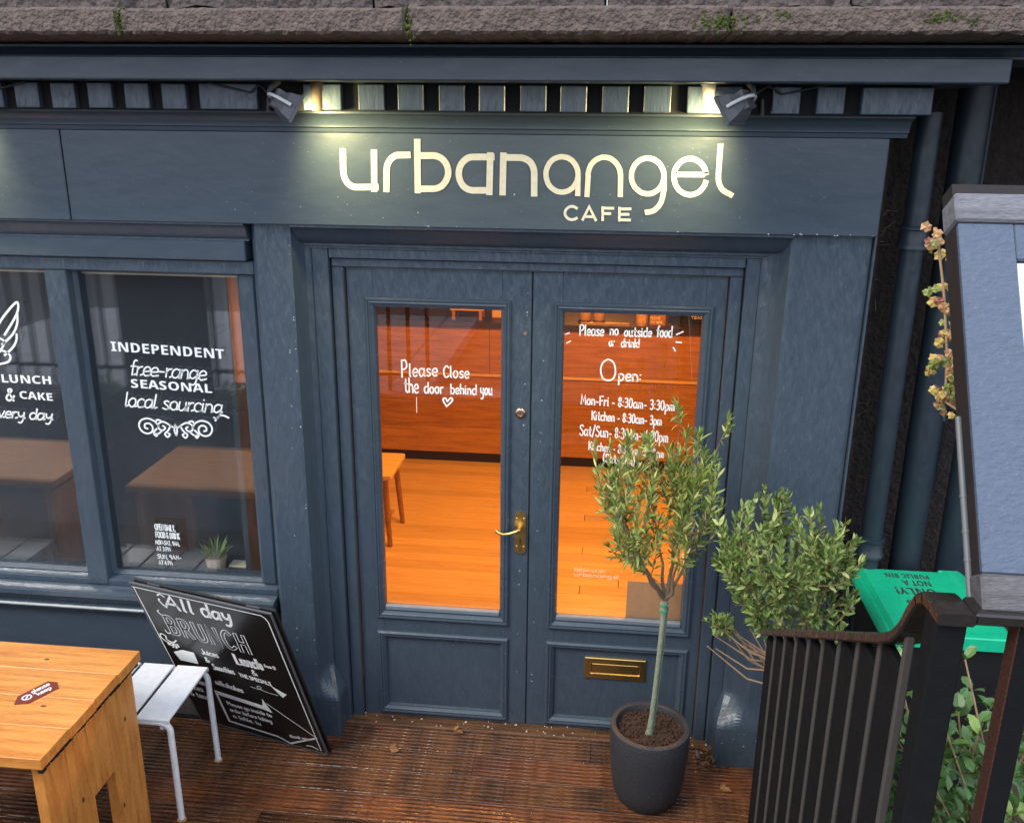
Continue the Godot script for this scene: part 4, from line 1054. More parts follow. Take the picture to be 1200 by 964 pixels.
	put(box(Vector3(-0.16, 0.465, -0.21), Vector3(0.17, 0.5, 0.21), 0.006), "seat", M.room_floor, sl)
	for q in [[-1, -1], [1, -1], [1, 1], [-1, 1]]:
		var lg := MB.new()
		lg.tube([Vector3(q[0] * 0.145, 0, q[1] * 0.185), Vector3(q[0] * 0.115, 0.464, q[1] * 0.15)], [0.016, 0.021], 8)
		put(lg.mesh(), "leg", M.counter_wood, sl)
	put(box(Vector3(-0.11, 0.40, -0.155), Vector3(0.11, 0.44, -0.135)), "apron", M.counter_wood, sl)
	put(box(Vector3(-0.11, 0.40, 0.135), Vector3(0.11, 0.44, 0.155)), "apron", M.counter_wood, sl)
	# board leaning on the inside of the right leaf
	var cb := MB.new()
	cb.t = Transform3D(Basis(Vector3.RIGHT, 0.10), Vector3(0, 0.005, -0.125))
	cb.box(Vector3(0.428, 0.0, 0.0), Vector3(0.70, 0.745, 0.006))
	tag(put(cb.mesh(), "cardboard_sheet", M.card_tan), "pale tan sheet leaning behind the lower glass of the door leaf with the letter plate", "sheet")
	# pendant lamps
	for k in 3:
		var at := [Vector3(-0.55, 2.2, -1.5), Vector3(0.75, 2.2, -1.9), Vector3(0.2, 2.25, -4.5)][k] as Vector3
		var p := thing("pendant_lamp", ["dark pendant lamp hanging over the stool", "dark pendant lamp hanging before the counter", "dark pendant lamp hanging behind the counter"][k], "lamp", at, "pendant lamps in the cafe")
		var sh := MB.new()
		sh.lathe([Vector2(0.15, 0.0), Vector2(0.11, 0.09), Vector2(0.04, 0.14), Vector2(0.02, 0.17), Vector2(0, 0.17)], Vector3.ZERO, 24)
		put(sh.mesh(), "shade", M.dark_wood, p)
		var bu := MB.new()
		bu.lathe([Vector2(0, -0.005), Vector2(0.03, 0.008), Vector2(0.042, 0.035), Vector2(0.03, 0.062), Vector2(0, 0.075)], Vector3.ZERO, 16)
		put(bu.mesh(), "bulb", M.bulb, p)
		var fx := MB.new()
		fx.tube([Vector3(0, 0.17, 0), Vector3(0, 2.9 - at.y, 0)], [0.004], 6)
		put(fx.mesh(), "flex", M.cable, p)
		var l := OmniLight3D.new()
		l.name = "bulb_light"
		l.light_energy = [2.0, 2.3, 1.2][k]
		l.light_color = Color(1.0, 0.66, 0.29)
		l.light_size = 0.04
		l.omni_range = 12.0
		l.omni_attenuation = 2.0
		l.shadow_enabled = true
		l.position = Vector3(0, 0.035, 0)
		p.add_child(l)

func build_window_display() -> void:
	var ws := setting("window_shelf")
	put(box(Vector3(-4.69, 0.601, -0.489), Vector3(-1.306, 0.66, -0.041)), "shelf_board", M.slate_panel, ws)
	var po := thing("window_stud", "upright timber beside the lettered window, coloured as lit above and dark brown below", "post", Vector3(-1.235, 0.66, -0.065))
	put(box(Vector3(-0.03, 0, -0.012), Vector3(0.068, 0.91, 0.012)), "lower_length", M.brown_post, po)
	put(box(Vector3(-0.03, 0.911, -0.012), Vector3(0.068, 1.395, 0.012)), "upper_length", M.lit_post, po)  # pale colour stands in for light on the upper part
	var g := thing("window_plant", "small spiky green plant in a pale pot inside the lettered window", "plant", Vector3(-1.452, 0.661, -0.10))
	var pb := MB.new()
	pb.lathe([Vector2(0, 0), Vector2(0.040, 0), Vector2(0.05, 0.06), Vector2(0.046, 0.06), Vector2(0.04, 0.05), Vector2(0, 0.05)], Vector3.ZERO, 20)
	put(pb.mesh(), "pot", M.terracotta, g)
	var sp := MB.new()
	sp.colored = true
	for k in 46:
		var w := rng.randf() * TAU
		var d := Vector3(cos(w), rng.randf_range(0.7, 2.2), sin(w)).normalized()
		leaf(sp, Vector3(cos(w) * 0.015, 0.05, sin(w) * 0.015), d, rng.randf_range(0.06, 0.11), 0.010, Color(0.16, 0.26, 0.09).lerp(Color(0.3, 0.36, 0.16), rng.randf()))
	put(sp.mesh(), "leaves", M.leaf, g)
	tag(put(box(Vector3(-1.40, 0.6605, -0.17), Vector3(-1.31, 0.672, -0.11), 0.003), "folded_paper", M.pale_stuff), "pale folded paper lying on the shelf inside the window", "paper")
	tag(put(box(Vector3(-1.19, 0.6605, -0.05), Vector3(-1.172, 0.715, 0.02), 0.003), "blue_card", M.pale_blue), "pale blue card in the lower corner of the lettered window", "card")

# ---------------------------------------------------------------- pipes at the right
func build_recess() -> void:
	var dp := [
		["downpipe", "navy downpipe with a socket collar at half height, beside the pilaster", Vector3(1.387, 0, 0.05), 0.041, -0.13, 2.68],
		["downpipe", "wide plain navy downpipe behind the green lidded bin", Vector3(1.568, 0, -0.06), 0.060, -0.13, 2.885],
		["downpipe", "wide navy downpipe partly behind the menu case", Vector3(1.78, 0, -0.12), 0.062, -0.13, 2.3],
		["thin_pipe", "thin dark pipe rising beside the wide downpipes", Vector3(1.665, 0, -0.17), 0.016, 1.2, 2.885],
	]
	for d in dp:
		var p := thing(d[0], d[1], "pipe", d[2], "pipes in the dark recess" if d[0] == "downpipe" else "")
		var b := MB.new()
		b.tube([Vector3(0, d[4], 0), Vector3(0, d[5], 0)], [d[3]], 24)
		put(b.mesh(), "pipe", M.pipe_navy, p)
		for y in ([2.215, 0.985] if d[3] < 0.05 and d[3] > 0.02 else [1.5] if d[3] < 0.02 else []):
			var c := MB.new()
			var r: float = d[3]
			c.lathe([Vector2(r, y - 0.008), Vector2(r + 0.014, y - 0.006), Vector2(r + 0.014, y + 0.008), Vector2(r + 0.008, y + 0.014), Vector2(r + 0.008, y + 0.06), Vector2(r + 0.013, y + 0.064), Vector2(r + 0.013, y + 0.074), Vector2(r, y + 0.076)], Vector3.ZERO, 24)
			put(c.mesh(), "collar", M.pipe_navy, p)
	# a few dry stems in the gap beside the first pipe
	var dry := thing("dry_weeds", "dry brown weeds clinging in the gap beside the first downpipe", "weeds", Vector3(1.30, 0.9, -0.2))
	var b2 := MB.new()
	for k in 60:
		var p := Vector3(rng.randf_range(-0.04, 0.05), rng.randf_range(0.3, 1.5), rng.randf_range(-0.06, 0.06))
		b2.tube([p, p + Vector3(rng.randf_range(-0.05, 0.05), rng.randf_range(-0.02, 0.05), rng.randf_range(-0.03, 0.04))], [0.0012, 0.0006], 4, false)
	put(b2.mesh(), "stems", M.twig, dry)

# ---------------------------------------------------------------- floodlights
func build_floodlights() -> void:
	var spec := [
		[Vector3(-0.795, 2.677, 0.415), Vector3(-0.40, 2.40, 0.19), "black floodlight under the cornice shining on the start of the cafe name", 1.0],
		[Vector3(0.665, 2.682, 0.415), Vector3(0.27, 2.40, 0.19), "black floodlight under the cornice shining on the end of the cafe name", -1.0],
		[Vector3(-2.06, 2.677, 0.415), Vector3(-2.40, 2.40, 0.19), "black floodlight under the cornice above the window with the painted wing", -1.0],
	]
	for s in spec:
		var at: Vector3 = s[0]
		var fl := thing("floodlight", s[2], "floodlight", at, "floodlights under the cornice")
		var aim: Vector3 = (s[1] - at).normalized()
		var turn := Basis.looking_at(aim, Vector3.UP)
		var h := MB.new()
		h.t = Transform3D(turn, Vector3.ZERO)
		# tapered housing, open side along -z
		var bk := [Vector3(-0.028, -0.018, 0.05), Vector3(0.028, -0.018, 0.05), Vector3(0.028, 0.018, 0.05), Vector3(-0.028, 0.018, 0.05)]
		var md := [Vector3(-0.05, -0.036, 0.022), Vector3(0.05, -0.036, 0.022), Vector3(0.05, 0.036, 0.022), Vector3(-0.05, 0.036, 0.022)]
		var ft := [Vector3(-0.062, -0.046, -0.014), Vector3(0.062, -0.046, -0.014), Vector3(0.062, 0.046, -0.014), Vector3(-0.062, 0.046, -0.014)]
		h.quad(bk[0], bk[1], bk[2], bk[3])
		for k in 4:
			var l := (k + 1) % 4
			h.quad(bk[l], bk[k], md[k], md[l]); h.quad(md[l], md[k], ft[k], ft[l])
		h.box(Vector3(-0.066, 0.044, -0.020), Vector3(0.066, 0.050, -0.010)); h.box(Vector3(-0.066, -0.050, -0.020), Vector3(0.066, -0.044, -0.010))
		h.box(Vector3(-0.066, -0.044, -0.020), Vector3(-0.060, 0.044, -0.010)); h.box(Vector3(0.060, -0.044, -0.020), Vector3(0.066, 0.044, -0.010))
		for k in 5: h.box(Vector3(-0.03 + k * 0.014, -0.03, 0.03), Vector3(-0.026 + k * 0.014, 0.03, 0.058))
		put(h.mesh(), "housing", M.lamp_grey, fl)
		var le := MB.new()
		le.t = h.t
		le.box(Vector3(-0.059, -0.043, -0.014), Vector3(0.059, 0.043, -0.010))
		put(le.mesh(), "lens", M.lens, fl)
		var y := MB.new()
		y.t = h.t
		var arc := []
		for k in 13:
			var w := PI * k / 12.0
			arc.append(Vector3(0.070 * cos(w), 0.0, 0.008 + 0.066 * sin(w)))
		y.tube(arc, [0.006], 8)
		put(y.mesh(), "yoke", M.yoke_highlight, fl)  # white colour stands in for the bright highlight on the bracket
		var arm := MB.new()
		var knee: Vector3 = turn * Vector3(0, 0.0, 0.074)
		arm.tube([knee, knee + Vector3(0, 0.02, -0.02), Vector3(knee.x, 2.757 - at.y, -0.06)], [0.009, 0.009, 0.012], 8)
		put(arm.mesh(), "arm", M.lamp_grey, fl)
		var j := MB.new()
		j.t = Transform3D(Basis(), Vector3(s[3] * 0.075, 0, -0.085))
		j.lathe([Vector2(0, -0.012), Vector2(0.022, -0.012), Vector2(0.024, 0.0), Vector2(0.024, 0.05), Vector2(0.026, 0.054), Vector2(0.026, 0.079), Vector2(0, 0.079)], Vector3.ZERO, 20)
		put(j.mesh(), "junction_box", M.brown_box if s[3] > 0 else M.cream, fl)
		var ca := MB.new()
		var e: float = -s[3]
		ca.tube([knee, knee + Vector3(e * 0.05, 0.03, -0.05), Vector3(e * 0.16, 0.045, -0.07), Vector3(e * 0.30, 0.075, -0.06)], [0.004], 6)
		ca.tube([Vector3(e * 0.10, 0.03, -0.085), Vector3(e * 0.105, -0.02, -0.085)], [0.008], 6)
		put(ca.mesh(), "cable", M.cable, fl)
		var l := SpotLight3D.new()
		l.name = "lamp_light"
		l.light_energy = 0.40
		l.light_color = Color(1.0, 0.92, 0.64)
		l.light_size = 0.05
		l.spot_angle = 80.0
		l.spot_angle_attenuation = 1.0
		l.spot_range = 8.0
		l.spot_attenuation = 2.0
		l.shadow_enabled = true
		l.transform = Transform3D(turn, aim * 0.024)
		fl.add_child(l)

# ---------------------------------------------------------------- table, bench
func build_furniture() -> void:
	var t := thing("wooden_table", "orange varnished wooden table carrying a small red tag beside the white bench", "table", Vector3(-1.78, 0, 1.08), "wooden tables on the deck")
	var tm: Material = M.table_pine
	for k in 4:
		put(box(Vector3(-0.43, 0.742, -0.302 + k * 0.151), Vector3(0.422 - 0.004 * (k % 2), 0.78, -0.302 + k * 0.151 + 0.1507), 0.0012), "top_plank", tm, t)
	# rough dark underside strip along the sawn end
	var bk := MB.new()
	for k in 24:
		var z := -0.295 + k * 0.0247
		bk.box(Vector3(0.395, 0.7245 - rng.randf_range(0.0, 0.005), z), Vector3(0.412 + rng.randf_range(0.0, 0.006), 0.7415, z + 0.0255), 0.006)
	put(bk.mesh(), "rough_edge", M.bark, t)
	for s in [-1.0, 1.0]:
		var x := 0.372 if s > 0 else -0.372
		var spans := [[-0.283, -0.190, 0.0], [-0.189, -0.098, 0.0], [-0.097, 0.032, 0.415], [0.033, 0.15, 0.0], [0.151, 0.265, 0.0]]
		for k in spans.size():
			var q: Array = spans[k]
			put(box(Vector3(x - 0.02, q[2], q[0]), Vector3(x + 0.02 + 0.0015 * (k % 2), 0.7215, q[1]), 0.003), "end_plank", M.table_pine_up, t)
	for q in [[0.393, 0.56, -0.20], [0.3945, 0.46, 0.10], [0.3945, 0.25, -0.12]]:
		var kn := MB.new()
		for i in 12:
			var p0 := Vector3(0, sin(TAU * i / 12.0) * 0.010, cos(TAU * i / 12.0) * 0.0065)
			var p1 := Vector3(0, sin(TAU * (i + 1) / 12.0) * 0.010, cos(TAU * (i + 1) / 12.0) * 0.0065)
			kn.flat(Vector3(0.0008, 0, 0), p1, p0)
		put(kn.mesh(), "knot", M.knot, t, Transform3D(Basis(), Vector3(q[0] + 0.0004, q[1], q[2])))
	for q in [[0.12, -0.21], [0.27, 0.05]]:
		var kn := MB.new()
		for i in 12:
			var p0 := Vector3(cos(TAU * i / 12.0) * 0.011, 0, sin(TAU * i / 12.0) * 0.005)
			var p1 := Vector3(cos(TAU * (i + 1) / 12.0) * 0.011, 0, sin(TAU * (i + 1) / 12.0) * 0.005)
			kn.flat(Vector3(0, 0.0006, 0), p1, p0)
		put(kn.mesh(), "knot", M.knot, t, Transform3D(Basis(), Vector3(q[0], 0.7803, q[1])))
	put(box(Vector3(-0.35, 0.62, -0.03), Vector3(0.35, 0.72, 0.0)), "stretcher", M.table_pine, t)
	var t2: Node3D = t.duplicate()
	t2.name = numbered("wooden_table")
	add_child(t2)
	t2.position = Vector3(-3.04, 0, 1.08)
	t2.set_meta("label", "bare orange varnished wooden table by the window with the painted wing")
	# tag
	var tg := thing("table_tag", "small red brown arrow shaped tag lying on the wooden table", "tag", Vector3(-1.578, 0.7802, 1.078))
	var tb := MB.new()
	var turn := Basis(Vector3.UP, deg_to_rad(62))
	tb.t = Transform3D(turn, Vector3.ZERO)
	var o := pts([-0.065, 0.0, -0.035, 0.032, 0.07, 0.032, 0.085, 0.0, 0.07, -0.032, -0.035, -0.032])
	tb.prism(o, Vector3.ZERO, Vector3(1, 0, 0), Vector3(0, 0, 1), Vector3(0, 0.004, 0))
	put(tb.mesh(), "tag_plate", M.tag_red, tg)
	var tp := MB.new()
	tp.t = Transform3D(turn * Basis(Vector3(1, 0, 0), Vector3(0, 0, -1), Vector3(0, 1, 0)), Vector3(0, 0.004, 0))
	var ring := PackedVector2Array()
	for k in 17: ring.append(Vector2(-0.022 + 0.014 * cos(TAU * k / 16.0), 0.014 * sin(TAU * k / 16.0)))
	tp.stroke(ring, 0.005)
	tp.stroke(pts([-0.03, -0.008, -0.014, 0.008]), 0.005)
	pen(tp, "please", 0.002, 0.064, 0.006, 0.020, 0.004)
	pen(tp, "keep", 0.006, 0.056, -0.02, 0.020, 0.004)
	put(tp.mesh(), "print", M.chalk, tg)
	# white slatted bench
	var be := thing("white_bench", "white metal bench with slatted seat between table and leaning board", "bench", Vector3(-1.85, 0, 0.545), "white slatted benches")
	var slat := MB.new()
	slat.box(Vector3(-0.067, 0.441, -0.178), Vector3(0.067, 0.45, 0.178), 0.003)
	slat.box(Vector3(-0.067, 0.428, 0.174), Vector3(0.067, 0.446, 0.181), 0.002)
	slat.box(Vector3(-0.067, 0.428, -0.181), Vector3(0.067, 0.446, -0.174), 0.002)
	var sm := slat.mesh()
	for k in 7:
		put(sm, "slat", M.white_metal, be, Transform3D(Basis(), Vector3(0.475 - k * 0.1475, 0, 0)))
	for s in [-1.0, 1.0]:
		for e in [-1.0, 1.0]:
			var lg := MB.new()
			var p := []
			p.append(Vector3(e * 0.30, 0.427, s * 0.17))
			p.append(Vector3(e * 0.50, 0.427, s * 0.17))
			for k in 6:
				var w := PI / 2 * k / 5.0
				p.append(Vector3(e * (0.50 + 0.038 * sin(w)), 0.427 - 0.038 * (1 - cos(w)), s * 0.171))
			p.append(Vector3(e * 0.555, 0.0, s * 0.176 + (0.02 if s > 0 else 0.02)))
			lg.tube(p, [0.0125], 12)
			var leg := put(lg.mesh(), "leg", M.white_metal, be)
			var ft := MB.new()
			ft.lathe([Vector2(0, 0.0), Vector2(0.018, 0.0), Vector2(0.018, 0.006), Vector2(0.0125, 0.009)], Vector3(e * 0.555, 0.0005, s * 0.176 + 0.02), 12)
			put(ft.mesh(), "foot", M.foot_rust, leg)
	for e in [-1.0, 1.0]:
		var cr := MB.new()
		cr.tube([Vector3(e * 0.505, 0.405, -0.172), Vector3(e * 0.505, 0.405, 0.172)], [0.009], 8)
		put(cr.mesh(), "cross_bar", M.white_metal, be)
	var b2: Node3D = be.duplicate()
	b2.name = numbered("white_bench")
	add_child(b2)
	b2.position = Vector3(-3.19, 0, 0.545)
	b2.set_meta("label", "white metal bench with slatted seat under the window with the painted wing")
	# crumpled paper by the pilaster, dead leaves on the deck
	var sc := MB.new()
	for k in 10:
		var q := []
		for i in 3: q.append(Vector3(0.765 + rng.randf_range(-0.02, 0.02), rng.randf_range(0.001, 0.03), 0.115 + rng.randf_range(-0.015, 0.02)))
		sc.flat(q[0], q[1], q[2]); sc.flat(q[0], q[2], q[1])
	tag(put(sc.mesh(), "paper_scrap", M.paper), "crumpled white paper scrap on the deck behind the planter", "litter")
	var gr := MB.new()
	for k in 80:
		var at := Vector3(rng.randf_range(-0.8, 0.85), 0.0135, rng.randf_range(0.0, 0.07)) if k < 60 else Vector3(rng.randf_range(-1.3, 1.05), 0.001, rng.randf_range(0.1, 0.9))
		var s := rng.randf_range(0.0012, 0.0034) if k < 60 else rng.randf_range(0.0008, 0.002)
		gr.t = Transform3D(Basis.from_euler(Vector3(rng.randf() * 6, rng.randf() * 6, rng.randf() * 6)), at)
		gr.box(-Vector3(s, s * 0.5, s * 1.3), Vector3(s, s * 0.5, s * 1.3))
	tag(put(gr.mesh(), "grit", M.grit), "pale grit and crumbs scattered over the deck before the doors", "grit").set_meta("kind", "stuff")
	var dl := thing("dead_leaves", "brown dead leaves lodged on the deck at the pilaster foot", "leaves")
	var lv := MB.new()
	lv.colored = true
	for k in 26:
		leaf(lv, Vector3(0.80 + rng.randf_range(-0.03, 0.02), rng.randf_range(0.003, 0.02), 0.12 + rng.randf_range(-0.03, 0.08)), Vector3(rng.randfn(), rng.randf_range(0, 0.3), rng.randfn()).normalized(), 0.035, 0.014, Color(0.12, 0.05, 0.02).lerp(Color(0.2, 0.1, 0.04), rng.randf()))
	put(lv.mesh(), "leaf_pile", M.vine_leaf, dl)
	for d in [[-0.32, 0.09, 0.02, "curled orange brown leaf on the threshold of the double doors"], [0.835, 0.33, 0.016, "dark brown leaf lying flat between planter and railing"], [-0.58, 0.24, 0.014, "pale brown leaf scrap before the left door leaf"]]:
		var one := MB.new()
		one.colored = true
		one.tint = Color(0.3, 0.12, 0.04)
		leaf(one, Vector3(d[0], 0.014, d[1]), Vector3(1, 0.1, 0.3), 0.05, 0.03, Color(0.24, 0.1, 0.03))
		leaf(one, Vector3(d[0], 0.016, d[1]), Vector3(0.6, 0.3, -0.5), 0.035, 0.02, Color(0.3, 0.14, 0.05))
		tag(put(one.mesh(), "fallen_leaf", M.vine_leaf), d[3], "leaf", "fallen leaves on the deck")

# ---------------------------------------------------------------- chalk board
func build_board() -> void:
	var a := thing("menu_board", "black menu board with white lettering leaning against the white bench", "sign board")
	var ex := Vector3(0.96707, 0, 0.25449)
	var uy := Vector3(-0.0877, 0.9342, 0.3333)
	uy = (uy - ex * uy.dot(ex)).normalized()
	var nz := ex.cross(uy)
	a.transform = Transform3D(Basis(ex, uy, nz), Vector3(-1.481, 0.012, 0.142))
	put(box(Vector3(0, 0, -0.012), Vector3(0.668, 0.915, 0.0), 0.002), "front_leaf", M.board_black, a)
	put(box(Vector3(0.010, 0.004, -0.024), Vector3(0.680, 0.920, -0.015), 0.002), "rear_leaf", M.board_edge, a)
	for x in [0.08, 0.55]: put(box(Vector3(x, 0.885, -0.0155), Vector3(x + 0.06, 0.918, -0.0118)), "hinge", M.lamp_grey, a)
	var e := MB.new()
	e.frame(0.0, 0.0, 0.668, 0.915, [Vector2(-0.001, -0.006), Vector2(-0.001, 0.0015), Vector2(0.004, 0.0015), Vector2(0.004, 0.0)])
	put(e.mesh(), "metal_edge", M.lamp_grey, a)
	var W: Material = M.white_print
	var b := MB.new()
	b.stroke(pts([0.0, 0.893, 0.618, 0.893, 0.633, 0.882, 0.641, 0.862, 0.641, 0.02]), 0.005)
	b.stroke(pts([0.012, 0.893, 0.012, 0.22]), 0.005)
	put(b.mesh(), "border_line", W, a)
	b = MB.new()
	pen(b, "All", 0.135, 0.285, 0.806, 0.075, 0.013, 0.0, 0.12)
	b.stroke(smooth(pts([0.155, 0.872, 0.138, 0.884, 0.122, 0.872])), 0.008)
	b.stroke(smooth(pts([0.15, 0.822, 0.134, 0.812, 0.118, 0.84, 0.122, 0.852])), 0.009)
	put(b.mesh(), "lettering", W, a)
	b = MB.new()
	pen(b, "day", 0.315, 0.462, 0.806, 0.078, 0.013, 0.0, 0.12)
	put(b.mesh(), "lettering", W, a)
	# outlined capitals
	b = MB.new()
	var x := 0.092
	var fill := MB.new()
	for ch in "BRUNCH":
		var keep := rng.state
		pen(b, ch, x, x + 0.056, 0.636 - (x - 0.09) * 0.03, 0.108, 0.019)
		rng.state = keep
		pen(fill, ch, x, x + 0.056, 0.636 - (x - 0.09) * 0.03, 0.108, 0.0105, 0.0, 0.0, false, 0.0014)
		x += 0.0685
	put(fill.mesh(), "letter_fill", M.board_black, a)
	b.stroke(smooth(pts([0.092, 0.744, 0.078, 0.762, 0.086, 0.775])), 0.006)
	b.stroke(smooth(pts([0.092, 0.636, 0.072, 0.628, 0.066, 0.646])), 0.006)
	put(b.mesh(), "lettering", W, a)
	b = MB.new()
	b.stroke(smooth(pts([0.045, 0.56, 0.02, 0.585, 0.028, 0.612, 0.05, 0.605, 0.048, 0.58, 0.075, 0.57, 0.1, 0.59])), 0.007)
	b.prism(pts([0.05, 0.50, 0.105, 0.53, 0.165, 0.53, 0.160, 0.455, 0.065, 0.45]), Vector3.ZERO, Vector3(1, 0, 0), Vector3(0, 1, 0), Vector3(0, 0, 0.0006), true)
	pen(b, "eggs", 0.04, 0.10, 0.545, 0.03, 0.006)
	put(b.mesh(), "egg_drawing", W, a)
	b = MB.new()
	pen(b, "Juices", 0.212, 0.298, 0.540, 0.034, 0.0058)
	pen(b, "&", 0.212, 0.235, 0.488, 0.03, 0.0058)
	pen(b, "Smoothies", 0.236, 0.345, 0.446, 0.036, 0.0058)
	put(b.mesh(), "lettering", W, a)
	b = MB.new()
	pen(b, "Lunch", 0.378, 0.512, 0.530, 0.064, 0.0105)
	pen(b, "Lunch", 0.386, 0.520, 0.534, 0.060, 0.0045)
	pen(b, "from 12", 0.524, 0.580, 0.556, 0.018, 0.0042)
	pen(b, "&", 0.440, 0.470, 0.478, 0.032, 0.006)
	pen(b, "THE SPECIALS", 0.366, 0.520, 0.442, 0.022, 0.0058, -0.01)
	b.prism(pts([0.512, 0.43, 0.56, 0.40, 0.578, 0.392, 0.552, 0.362, 0.535, 0.39]), Vector3.ZERO, Vector3(1, 0, 0), Vector3(0, 1, 0), Vector3(0, 0, 0.0006), true)
	b.stroke(smooth(pts([0.40, 0.385, 0.44, 0.38, 0.455, 0.395, 0.445, 0.405, 0.435, 0.39, 0.47, 0.375, 0.53, 0.37])), 0.003)
	put(b.mesh(), "lettering", W, a)
	b = MB.new()
	pen(b, "milkshakes", 0.205, 0.345, 0.335, 0.034, 0.0062, -0.014)
	put(b.mesh(), "lettering", W, a)
	b = MB.new()
	pen(b, "hot coffee", 0.02, 0.14, 0.30, 0.036, 0.006)
	pen(b, "cakes", 0.02, 0.11, 0.245, 0.036, 0.006)
	pen(b, "& teas", 0.02, 0.12, 0.19, 0.036, 0.006)
	put(b.mesh(), "lettering", W, a)
	b = MB.new()
	b.prism(pts([0.175, 0.282, 0.418, 0.258, 0.432, 0.312, 0.456, 0.222, 0.415, 0.232, 0.175, 0.255]), Vector3.ZERO, Vector3(1, 0, 0), Vector3(0, 1, 0), Vector3(0, 0, 0.0006), true)
	b.stroke(pts([0.180, 0.262, 0.176, 0.058, 0.43, 0.040]), 0.013)
	b.stroke(pts([0.43, 0.040, 0.484, 0.012, 0.645, 0.115]), 0.010)
	b.stroke(pts([0.446, 0.286, 0.645, 0.115]), 0.005)
	put(b.mesh(), "arrow_box", W, a)
	b = MB.new()
	pen(b, "Please go inside to", 0.215, 0.445, 0.192, 0.026, 0.0052, -0.006)
	pen(b, "order before taking", 0.213, 0.43, 0.145, 0.026, 0.0052, -0.006)
	pen(b, "a table, ta", 0.215, 0.36, 0.100, 0.026, 0.0052, -0.006)
	put(b.mesh(), "lettering", W, a)
	b = MB.new()
	pen(b, "thank you", 0.495, 0.60, 0.062, 0.020, 0.0048, 0.018)
	b.stroke(smooth(pts([0.57, 0.03, 0.6, 0.036, 0.625, 0.022])), 0.007)
	put(b.mesh(), "lettering", W, a)

# ---------------------------------------------------------------- plants
func leaf(b: MB, p: Vector3, d: Vector3, len: float, w: float, col: Color) -> void:
	d = d.normalized()
	var side := d.cross(Vector3(rng.randfn(), rng.randfn() + 1.2, rng.randfn())).normalized()
	var up := side.cross(d)
	b.tint = col
	var q0 := p
	var q1 := p + d * len * 0.36 + up * len * 0.03
	var q2 := p + d * len * 0.72 + up * len * 0.01
	var q3 := p + d * len - up * len * 0.07
	var s1 := side * w * 0.5
	var s2 := side * w * 0.36
	var f := up * w * 0.12
	b.flat(q0, q1 + s1 + f, q1); b.flat(q0, q1, q1 - s1 + f)
	b.flat(q1, q1 + s1 + f, q2 + s2 + f); b.flat(q1, q2 + s2 + f, q2)
	b.flat(q1, q2, q2 - s2 + f); b.flat(q1, q2 - s2 + f, q1 - s1 + f)
	b.flat(q2, q2 + s2 + f, q3); b.flat(q2, q3, q2 - s2 + f)

func crown(lv: MB, tw: MB, start: Vector3, limbs: int, centre: Vector3, radii: Vector3, twigs: int, reach: float, len: float, w: float, gap: float, lift: float, cols: Array, thick: float) -> void:
	var samples := []
	for k in limbs:
		var ang := TAU * (k + rng.randf() * 0.6) / limbs
		var e := centre + Vector3(cos(ang) * radii.x * 0.55, radii.y * rng.randf_range(-0.35, 0.35), sin(ang) * radii.z * 0.55)
		var m1 := start.lerp(e, 0.4) + Vector3(cos(ang) * 0.03, rng.randf_range(-0.03, 0.01), sin(ang) * 0.03)
		var path := []
		for i in 9:
			var t := i / 8.0
			path.append(start.lerp(m1, t).lerp(m1.lerp(e, t), t) + Vector3(rng.randfn(), rng.randfn(), rng.randfn()) * 0.004)
		tw.tube(path, [thick, thick * 0.85, thick * 0.75, thick * 0.65, thick * 0.55, thick * 0.5, thick * 0.42, thick * 0.36, thick * 0.3], 6, false)
		for i in range(3, 9): samples.append(path[i])
	for k in twigs:
		var dir := Vector3(rng.randfn(), rng.randfn(), rng.randfn()).normalized()
		var tip := centre + dir * radii * pow(rng.randf_range(0.12, 1.0), 0.42)
		var root: Vector3 = samples[0]
		var best := 99.0
		for s in samples:
			var far: float = s.distance_to(tip) + (0.12 if s.y > tip.y else 0.0) + rng.randf() * 0.04
			if far < best:
				best = far; root = s
		var out := Vector3(tip.x - centre.x, 0.0, tip.z - centre.z) * 0.35
		var mid := root.lerp(tip, 0.5) + out * 0.4 - Vector3(0, lift * 0.3, 0)
		tip += Vector3(0, lift * rng.randf_range(0.2, 1.0), 0)
		var path := []
		for i in 8:
			var t := i / 7.0
			path.append(root.lerp(mid, t).lerp(mid.lerp(tip, t), t))
		tw.tube(path, [0.0032, 0.0026, 0.0022, 0.0018, 0.0016, 0.0014, 0.0012, 0.0009], 4, false)
		var total := 0.0
		for i in 7: total += path[i].distance_to(path[i + 1])
		var at := maxf(0.0, total - reach)
		var flip := rng.randf() * TAU
		while at < total:
			var left := at
			var i := 0
			while i < 6 and left > path[i].distance_to(path[i + 1]):
				left -= path[i].distance_to(path[i + 1]); i += 1
			var along: Vector3 = (path[i + 1] - path[i]).normalized()
			var p: Vector3 = path[i] + along * left
			var a := along.cross(Vector3(0.3, 0.2, 1.0)).normalized()
			a = a.rotated(along, flip)
			var near_tip := at / total
			for s in [-1.0, 1.0]:
				var d: Vector3 = (a * s * lerpf(1.0, 0.55, near_tip) + along * lerpf(0.7, 1.25, near_tip) + Vector3(rng.randfn(), rng.randfn(), rng.randfn()) * 0.22).normalized()
				var col: Color = cols[0].lerp(cols[1], rng.randf()) if rng.randf() > 0.16 else cols[2]
				leaf(lv, p, d, len * rng.randf_range(0.5, 1.2), w * rng.randf_range(0.7, 1.2), col)
			flip += 1.4
			at += gap
		for s in 3: leaf(lv, tip, (path[7] - path[6]).normalized() + Vector3(rng.randfn(), rng.randfn(), rng.randfn()) * 0.3, len * 0.8, w * 0.8, cols[0].lerp(cols[1], rng.randf()))

